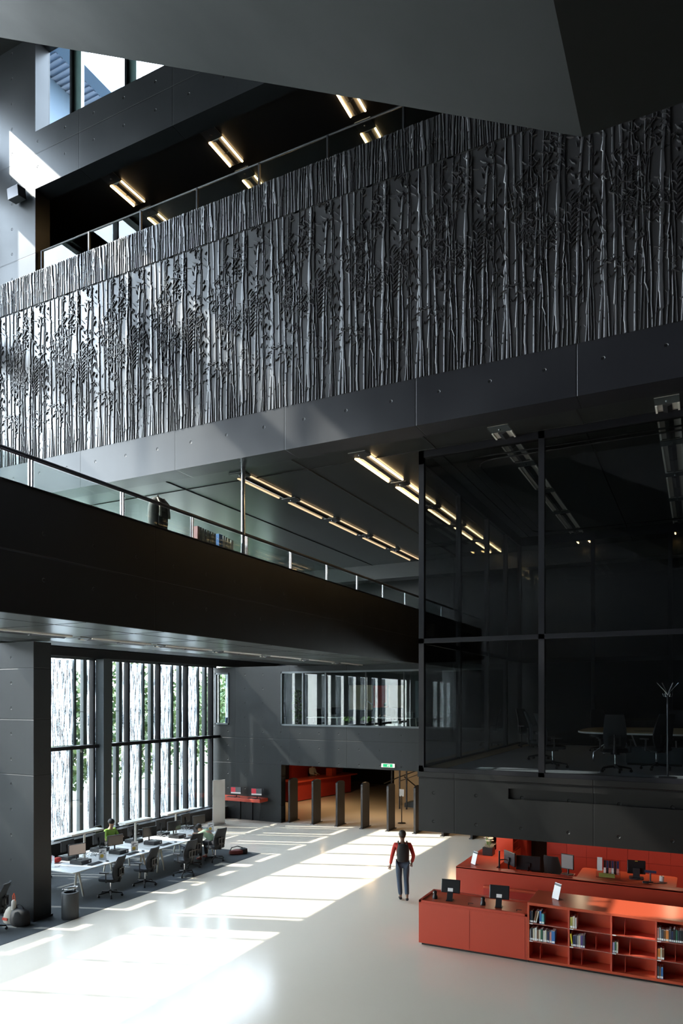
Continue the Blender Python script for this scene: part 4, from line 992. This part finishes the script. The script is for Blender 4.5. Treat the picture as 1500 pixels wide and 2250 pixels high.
# ------------------------------------------------------------------ entrance hall beyond the gates
struct('wall_hall_back', MB().box(-19.5, 7.9, 40, 40.3, 0, 3.3), 'c_far'); struct('wall_hall_west', MB().box(-19.5, -19.25, FY+.35, 40, 0, 3.3), 'c_plain')
struct('ceiling_hall', MB().box(-19.5, 7.9, 31.3, 40.3, 3.0, 3.3).box(-19.2, 7.9, FY+.35, 31.3, 2.6, 2.9), 'c_plain')
def hall_lamp(x, y, e):
    t = thing('ceiling_panel_light', 'warm square ceiling light in the entrance hall', 'ceiling light', (x, y, 2.59), group='ceiling lights of the entrance hall')
    MB().box(-.3, .3, -.3, .3, 0, .02).build('light_frame', 'white', t)
    d = bpy.data.lights.new('hall_light', 'AREA'); d.size = .5; d.energy = e; d.color = (1.0, .66, .34); o = bpy.data.objects.new('hall_light', d); C.objects.link(o); o.parent = t; o.location = (0, 0, -.02)
for x, y in ((-13, 28.5), (-9.5, 29), (-16.5, 30.2)): hall_lamp(x, y, 17)
t = thing('reception_counter', 'long red reception counter in the entrance hall', 'counter', (0, 0, 0))
ct = [(-18.1, 30.4), (-17.2, 35.2), (-17.9, 35.4), (-18.8, 30.6)]
MB().prism(ct, .04, .98, 'z').build('counter_body', 'red_deep', t); MB().prism([(-18.0, 30.1), (-16.9, 35.4), (-18.0, 35.7), (-18.95, 30.4)], .98, 1.05, 'z').build('counter_top', 'red', t)
tag(MB().box(-19.24, -19.1, 32, 38, 0, 1.9).build('hall_red_wall_unit', 'red_deep'), 'dark red wall unit behind the reception counter', 'cabinet')
tag(MB().box(0, .35, 0, .5, 0, .4).build('red_box', 'red', loc=(-17.9, 33.6, 1.05)), 'square red box standing on the reception counter', 'box')
t = thing('leaflet_cabinet', 'black cabinet with lit leaflet shelves at the back of the hall', 'cabinet', (-16.5, 39.2, 0)); MB().box(-1.6, 1.4, 0, .7, 0, 2.3).build('cabinet_body', 'black_metal', t)
for z in (1.35, 1.8): MB().box(.3, 1.1, -.02, .0, z, z+.14).build('leaflet_shelf', 'beige', t)
t = thing('dark_bin_unit', 'black square bin unit with a brown bag on top by the stair', 'bin', (-13.3, 33.7, 0)); MB().box(-.35, .45, 0, .6, 0, 1.05).build('unit_body', 'black_metal', t); MB().ball((.1, .3, 1.15), (.22, .2, .14), 12, 8).build('brown_bag', 'wood', t)
t = thing('sign_stand', 'black post sign stand with a white notice beyond the gates', 'sign stand', (-11.07, 27.46, 0)); MB().lathe([(.17, 0), (.17, .02), (.03, .035)], n=20).build('foot', 'black_metal', t); MB().tube([(0, 0, .02), (0, 0, 1.15)], .02, 10).build('pole', 'black_metal', t); MB().box(-.10, .10, -.01, .01, 1.12, 1.42).build('notice', 'paper', t)
t = thing('stair_railing', 'black metal stair railing at the right of the hall', 'railing', (0, 31, 0))
MB().tube([(-13.4, 0, 1.15), (-12.6, 0, 1.5), (-10.8, 0, 2.2)], .025, 8).tube([(-12.6, 0, 1.3), (-10.8, 0, 2.0)], .015, 8).tube([(-12.45, .2, 1.5), (-11.2, .2, .6)], .03, 8).build('handrail', 'black_metal', t)
for x in (-13.0, -12.6, -12.25, -11.6): MB().box(x-.03, x+.03, -.03, .03, 0, 2.55).build('post', 'black_metal', t)
tag(MB().box(-13.5, -6, 32.5, 32.7, 0, 2.95).build('hall_partition', 'beige'), 'pale partition wall behind the stair railing', 'partition')
tag(MB().prism([(-12.6, 0), (-9, 0), (-9, .9), (-12.6, .2)], 31.6, 32.4, 'y').build('stair_ramp', 'blue_wall'), 'dark sloping stair side at the right of the hall', 'stair')

# ------------------------------------------------------------------ balcony objects
t = thing('backpack', 'grey and black backpack leaning behind the balcony glass', 'backpack', (BX-.47, 11.35, 8.5))
MB().lathe([(.20, 0), (.23, .08), (.24, .30), (.235, .50), (.20, .63), (.13, .71), (.05, .74)], sx=.7, sy=1.0, n=20).build('bag_body', 'bag_grey' if 'bag_grey' in M else mat('bag_grey', (.10, .10, .09), .8), t)
MB().lathe([(.13, 0), (.15, .05), (.15, .25), (.12, .30)], (.12, 0, .12), sx=.5, sy=1.0, n=14).build('front_pocket', 'bag_black', t)
for s in (-1, 1): MB().tube([(.07, s*.08, .70), (.17, s*.12, .58), (.185, s*.13, .30)], .03, 8).build('strap', 'bag_beige', t)
MB().tube([(0, -.06, .71), (0, 0, .78), (0, .06, .71)], .012, 6).build('grab_loop', 'bag_black', t)
t = thing('reading_desk', 'dark study desk running behind the balcony parapet', 'desk', (BX-.55, 12.0, 7.5)); MB().box(-.3, .28, -5, 6, 1.06, 1.10).build('tabletop', 'black_metal', t)
for y in (-4.8, -1.5, 2, 5.8): MB().box(-.28, -.22, y-.03, y+.03, 0, 1.06).build('leg', 'black_metal', t)
t2 = 8.6
for o in C.objects:
    if o.name == 'backpack': o.location.z = t2
for ch in [o for o in C.objects if o.name == 'backpack'][0].children: pass
y = 12.45
bk = [('pink', .30, .0), ('grey', .055, 0), ('grey', .055, 0), ('white', .05, 0), ('grey', .055, 0), ('white', .05, 0), ('grey', .05, 0), ('white', .04, 0)]
def ubook(y, w_, c, h_, lb, d_=.2):
    t = thing('book', lb, 'book', (BX-.52, y, 8.602), 0, 'books standing behind the balcony glass'); MB().box(0, d_, 0, w_, 0, h_).build('cover', 'book_'+c, t); MB().box(.01, d_+.001, .004, w_-.004, h_-.003, h_+.002).build('pages', 'paper', t)
for i in range(8):
    c = ['pink', 'grey', 'white', 'grey', 'white', 'grey', 'white', 'grey'][i]; ubook(y, .07, c, .37-.005*i, f'{c} volume, {cnt[i]} in the left stack of balcony books'); y += .085
y += .1
for i, (c, w_) in enumerate((('blue', .14), ('white', .06), ('grey', .06), ('cream', .09), ('white', .09))):
    ubook(y, w_, c, .36-.012*i, f'{c} volume, {cnt[i]} in the right stack of balcony books'); y += w_+.03
# books on the upper gallery shelf line behind the railing
rr_ = random.Random(4); y = 0; x = -11.9; i = 0
while x < -6.2:
    wd = rr_.uniform(.03, .07)
    if not (-10.9 < x < -10.4):
        c = rr_.choice(['blue', 'yellow', 'pink', 'orange', 'grey', 'teal', 'navy']); t = thing('book', f'small {c} book glimpsed above the carved wall edge, part of a long row', 'book', (x, RY+.75, 16.55), 0, f'{c} books along the upper gallery rail')
        MB().box(0, wd*.9, 0, .15, 0, rr_.uniform(.16, .24)).build('cover', 'book_'+c, t); i += 1
    x += wd+rr_.choice((0, 0, .02, .35))
t = thing('gallery_shelf', 'dark shelf carrying books along the upper gallery rail', 'shelf', (0, RY+.6, 15.6)); MB().box(-16, -5.5, 0, .4, .9, .95).build('shelf_board', 'black_metal', t)
for x in (-15.5, -12.5, -9.5, -6): MB().box(x, x+.05, .05, .35, 0, .9).build('support', 'black_metal', t)

# ------------------------------------------------------------------ PEOPLE
def skin(name, pts, edges, mat_, parent, sub=1):
    me = bpy.data.meshes.new(name); me.from_pydata([p[0] for p in pts], edges, []); me.materials.append(M[mat_])
    o = bpy.data.objects.new(name, me); C.objects.link(o); o.parent = parent
    sk = o.modifiers.new('skin', 'SKIN'); sk.use_smooth_shade = True
    if not me.skin_vertices: me.attributes
    d = me.skin_vertices[0].data
    for i, p in enumerate(pts):
        r = p[1]; d[i].radius = r if isinstance(r, tuple) else (r, r); d[i].use_root = (i == 0)
    if sub: s = o.modifiers.new('sub', 'SUBSURF'); s.levels = sub; s.render_levels = sub
    return o
def V(*a): return Vector(a)
def person(label, loc, rz, J, top, legs, shoes, skinm='skin', hairm='hair', sleeves='long', pale=False):
    """J: joint positions in metres, local frame, person facing +Y"""
    t = thing('person', label, 'person', loc, rz)
    P = []; E = []
    def add(p, r, par=None):
        P.append((tuple(p), r)); i = len(P)-1
        if par is not None: E.append((par, i))
        return i
    pe, ch, nk, hd = J['pelvis'], J['chest'], J['neck'], J['head']
    a = add(pe, (.135, .10)); mid = add(pe.lerp(ch, .5), (.125, .095), a); c = add(ch, (.15, .105), mid); n = add(nk, .052, c)
    up = (hd-nk).normalized(); fw = J['face']
    h1 = add(hd-up*.075+fw*.03, (.052, .056), n); h2 = add(hd, (.075, .088), h1); h3 = add(hd+up*.075-fw*.005, (.066, .078), h2)
    nose = add(hd+fw*.10-up*.02, .013, h2)
    side = up.cross(fw).normalized()
    for s in (-1, 1): add(hd+side*s*.085-up*.01-fw*.005, .014, h2)
    for s in 'LR':
        sh, el, wr_, = J['sh'+s], J['el'+s], J['wr'+s]
        i = add(sh, .055, c); i = add(sh.lerp(el, .5), .046, i); i = add(el, .038, i); i = add(el.lerp(wr_, .4), .038, i); i = add(wr_, .026, i)
        d = (wr_-el).normalized(); pm = add(wr_+d*.06, (.036, .020), i); sd_ = d.cross(V(.3, .9, .2)).normalized()
        for k in range(4):
            q = wr_+d*.10+sd_*(k-1.5)*.021; e1 = add(q, .0095, pm); e2 = add(q+d*(.045-abs(k-1.3)*.006)+V(0, 0, -.008), .008, e1)
        th = add(wr_+d*.045+sd_*-.042, .010, pm); add(wr_+d*.085+sd_*-.055, .008, th)
    for s in 'LR':
        hp, kn, an, to = J['hip'+s], J['kn'+s], J['an'+s], J['toe'+s]
        i = add(hp, .085, a); i = add(hp.lerp(kn, .5), .075, i); i = add(kn, .055, i); i = add(kn.lerp(an, .35), .056, i); i = add(an, .036, i); add(to, (.038, .025), i)
    body = skin('body', P, E, skinm, t, 1)
    # clothing
    P2 = []; E2 = []
    def ad(p, r, par=None):
        P2.append((tuple(p), r)); i = len(P2)-1
        if par is not None: E2.append((par, i))
        return i
    lo = pe.lerp(ch, -.12); a = ad(lo, (.155, .118)); m1_ = ad(pe.lerp(ch, .5), (.148, .118), a); c = ad(ch, (.17, .125), m1_); ad(ch.lerp(nk, .7), .075, c)
    for s in 'LR':
        sh, el, wr_ = J['sh'+s], J['el'+s], J['wr'+s]
        i = ad(sh, .068, c)
        if sleeves == 'long': i = ad(sh.lerp(el, .5), .060, i); i = ad(el, .053, i); i = ad(wr_.lerp(el, .06), .040, i)
        else: i = ad(sh.lerp(el, .65), .062, i)
    skin('top', P2, E2, top, t, 1)
    P3 = []; E3 = []
    def ae(p, r, par=None):
        P3.append((tuple(p), r)); i = len(P3)-1
        if par is not None: E3.append((par, i))
        return i
    a = ae(pe, (.15, .115))
    for s in 'LR':
        hp, kn, an = J['hip'+s], J['kn'+s], J['an'+s]
        i = ae(hp, .098, a); i = ae(hp.lerp(kn, .5), .090, i); i = ae(kn, .070, i); i = ae(kn.lerp(an, .4), .068, i); i = ae(an.lerp(kn, .05), .056, i)
    skin('trousers', P3, E3, legs, t, 1)
    for s in 'LR':
        an, to = J['an'+s], J['toe'+s]; d = (to-an); bk_ = an-V(d.x, d.y, 0)*.25+V(0, 0, d.z*.8)
        skin('shoe', [(tuple(bk_), (.042, .045)), (tuple(an.lerp(to, .5)+V(0, 0, d.z*.15)), (.046, .045)), (tuple(to), (.046, .034))], [(0, 1), (1, 2)], shoes, t, 1)
    hr = MB().ball((0, 0, 0), (.098, .112, .10), 16, 10)
    h = hr.build('hair', hairm, t); h.location = hd+up*.055-fw*.025; h.rotation_euler = up.to_track_quat('Z', 'Y').to_euler()
    return t
# walking man, seen from behind
J = dict(pelvis=V(0, 0, .97), chest=V(0, .02, 1.33), neck=V(0, .03, 1.50), head=V(0, .06, 1.64), face=V(0, 1, 0),
    shL=V(-.19, .02, 1.42), elL=V(-.27, -.02, 1.14), wrL=V(-.31, .06, .89), shR=V(.19, .02, 1.42), elR=V(.28, -.06, 1.15), wrR=V(.25, .10, .93),
    hipL=V(-.095, 0, .93), knL=V(-.08, .06, .52), anL=V(-.05, -.02, .09), toeL=V(-.06, .12, .035), hipR=V(.095, 0, .93), knR=V(.10, .05, .52), anR=V(.09, -.28, .17), toeR=V(.10, -.20, .05))
wm = person('walking man seen from behind in a red jumper, jeans and dark rucksack', (-6.85, 17.05, 0), radians(27), J, 'cloth_red', 'jean', 'cloth_black', 'skin_dark')
t = thing('rucksack', 'dark flat rucksack on the back of the walking man', 'rucksack', (-6.85, 17.05, 0), radians(27))
MB().lathe([(.13, 0), (.155, .06), (.16, .30), (.13, .42), (.04, .46)], (0, -.155, 1.02), sx=1.0, sy=.55, n=16).build('bag_body', 'bag_black', t)
for s in (-1, 1): MB().tube([(s*.10, -.12, 1.42), (s*.11, .0, 1.51), (s*.12, .14, 1.40), (s*.13, .12, 1.15), (s*.13, -.10, 1.08)], .018, 8).build('shoulder_strap', 'bag_black', t)
# seated man bent over desk, faces -X
J = dict(pelvis=V(0, -.02, .56), chest=V(0, .26, .84), neck=V(0, .42, .93), head=V(-.01, .53, .99), face=V(0, .55, -.83),
    shL=V(-.18, .32, .90), elL=V(-.30, .50, .80), wrL=V(-.22, .72, .79), shR=V(.18, .32, .90), elR=V(.27, .52, .80), wrR=V(.10, .70, .79),
    hipL=V(-.10, 0, .55), knL=V(-.16, .42, .56), anL=V(-.15, .40, .10), toeL=V(-.16, .56, .035), hipR=V(.10, 0, .55), knR=V(.16, .42, .56), anR=V(.17, .38, .10), toeR=V(.18, .54, .035))
person('man in a pale green shirt bent over the desk writing, seated', (-13.92, 18.5, .006), radians(98), J, 'cloth_green', 'cloth_black', 'shoe_red', sleeves='short')
# seated people on the far side of the bench, facing +X
def seated(): return dict(pelvis=V(0, -.02, .56), chest=V(0, .04, .90), neck=V(0, .07, 1.07), head=V(0, .11, 1.20), face=V(0, .96, -.28),
    shL=V(-.18, .05, .99), elL=V(-.24, .14, .78), wrL=V(-.16, .38, .79), shR=V(.18, .05, .99), elR=V(.24, .14, .78), wrR=V(.14, .38, .79),
    hipL=V(-.10, 0, .55), knL=V(-.14, .42, .56), anL=V(-.14, .40, .10), toeL=V(-.14, .56, .035), hipR=V(.10, 0, .55), knR=V(.14, .42, .56), anR=V(.14, .40, .10), toeR=V(.14, .56, .035))
person('person in lime green seated behind the bench monitors by the window', (-16.85, 16.9, .006), radians(-95), seated(), 'cloth_lime', 'cloth_black', 'cloth_black')
person('person in red mostly hidden behind the black column at the bench', (-16.4, 13.45, .006), radians(-80), seated(), 'cloth_red', 'cloth_black', 'cloth_black')
def standing(): return dict(pelvis=V(0, 0, .95), chest=V(0, .0, 1.30), neck=V(0, .01, 1.47), head=V(0, .03, 1.61), face=V(0, .97, -.2),
    shL=V(-.19, 0, 1.40), elL=V(-.25, .05, 1.14), wrL=V(-.16, .28, 1.10), shR=V(.19, 0, 1.40), elR=V(.25, .05, 1.14), wrR=V(.14, .28, 1.10),
    hipL=V(-.10, 0, .92), knL=V(-.10, .02, .50), anL=V(-.10, 0, .09), toeL=V(-.11, .14, .035), hipR=V(.10, 0, .92), knR=V(.10, .02, .50), anR=V(.10, 0, .09), toeR=V(.11, .14, .035))
person('attendant in a white shirt behind the red reception counter', (-18.75, 33.6, 0), radians(-100), standing(), 'cloth_white', 'cloth_black', 'cloth_black')
J = seated(); person('person in dark clothes seated at the office desk upstairs', (-12.0, 28.1, BZ), radians(175), J, 'cloth_black', 'cloth_black', 'cloth_black')
dup(chair, (-12.0, 28.1, BZ), radians(85), 'dark office chair upstairs under the seated person')['group'] = 'office chairs upstairs'
dup(chair, (-14.95, 27.4, BZ), radians(120), 'dark office chair behind the two-part office window')['group'] = 'office chairs upstairs'
# bag on the floor
t = thing('sports_bag', 'dark red and black bag lying on the floor behind the seated man', 'bag', (-13.75, 19.55, 0), .9)
MB().lathe([(.10, 0), (.14, .04), (.13, .14), (.05, .17)], sx=2.2, sy=1.0, n=18).build('bag_body', 'shoe_red', t); MB().lathe([(.10, 0), (.13, .05), (.12, .17), (.05, .20)], (.2, 0, 0), sx=1.1, sy=1.0, n=14).build('side_pocket', 'bag_black', t)
MB().tube([(-.28, 0, .1), (-.2, 0, .24), (0, 0, .27), (.18, 0, .2)], .016, 8).build('strap', 'bag_black', t)

# ------------------------------------------------------------------ OUTSIDE
def tree(x, y, h_, r_, seed, lb, m_):
    r = random.Random(seed); t = thing('tree', lb, 'tree', (x, y, -.35), group='trees outside the windows')
    tm = MB().tube([(0, 0, 0), (.1, .1, h_*.35), (.0, .2, h_*.7)], [.22, .16, .06], 8)
    for k in range(8): a = k*.8; tm.tube([(.05, .1, h_*(.3+.05*k)), (r_*.6*cos(a), r_*.6*sin(a), h_*(.45+.05*k))], [.07, .02], 6)
    tm.build('trunk', 'bark', t)
    lm = MB()
    for k in range(2600):
        u = r.random()**.4; th = r.uniform(0, 2*PI); ph = math.acos(r.uniform(-1, 1)); p = Vector((r_*u*sin(ph)*cos(th), r_*u*sin(ph)*sin(th), h_*.58+h_*.42*u*cos(ph))); d = Vector((r.uniform(-1, 1), r.uniform(-1, 1), r.uniform(-1, 1))).normalized()*.17; n_ = d.cross(Vector((r.uniform(-1, 1), r.uniform(-1, 1), r.uniform(-1, 1)))).normalized()*.10
        b = len(lm.v); lm.v += [tuple(p-d), tuple(p+n_), tuple(p+d), tuple(p-n_)]; lm.face((b, b+1, b+2, b+3), r.random() < .5)
    lm.build('crown', ['leaf', 'leaf2'], t, fix=False)
for i, (x, y, h_, r_) in enumerate(((-25, 22.0, 7.0, 2.3), (-26.5, 28, 7.5, 2.6), (-28, 34.5, 7.5, 2.8), (-35, 50, 8.5, 4.0), (-30, 41.5, 7.5, 2.9), (-44, 64, 10, 5))):
    tree(x, y, h_, r_, i+1, ['leafy tree close outside the first window bay', 'leafy tree outside the second window bay', 'leafy tree outside the middle window bay', 'distant tree seen through the clear end pane', 'leafy tree outside the fourth window bay', 'farthest hazy tree beyond the clear end pane'][i], 0)
t = thing('white_building', 'pale low building far off through the clear end pane', 'building', (-60, 95, -.35)); MB().box(-8, 8, 0, 8, 0, 15).build('wall', 'concrete_out', t); MB().box(-8.3, 8.3, -.3, 8.3, 15, 15.5).build('roof', 'white', t)
for i in range(4): MB().box(-6+3.5*i, -4.5+3.5*i, -.05, 0, 4, 12).build('window', 'frame_grey', t)
tag(MB().box(-52, -38, 57.0, 57.3, 0, 3.4, 0).build('garden_wall', 'white', loc=(0, 0, -.35)), 'low white garden wall outside', 'wall')
bpy.context.view_layer.update()
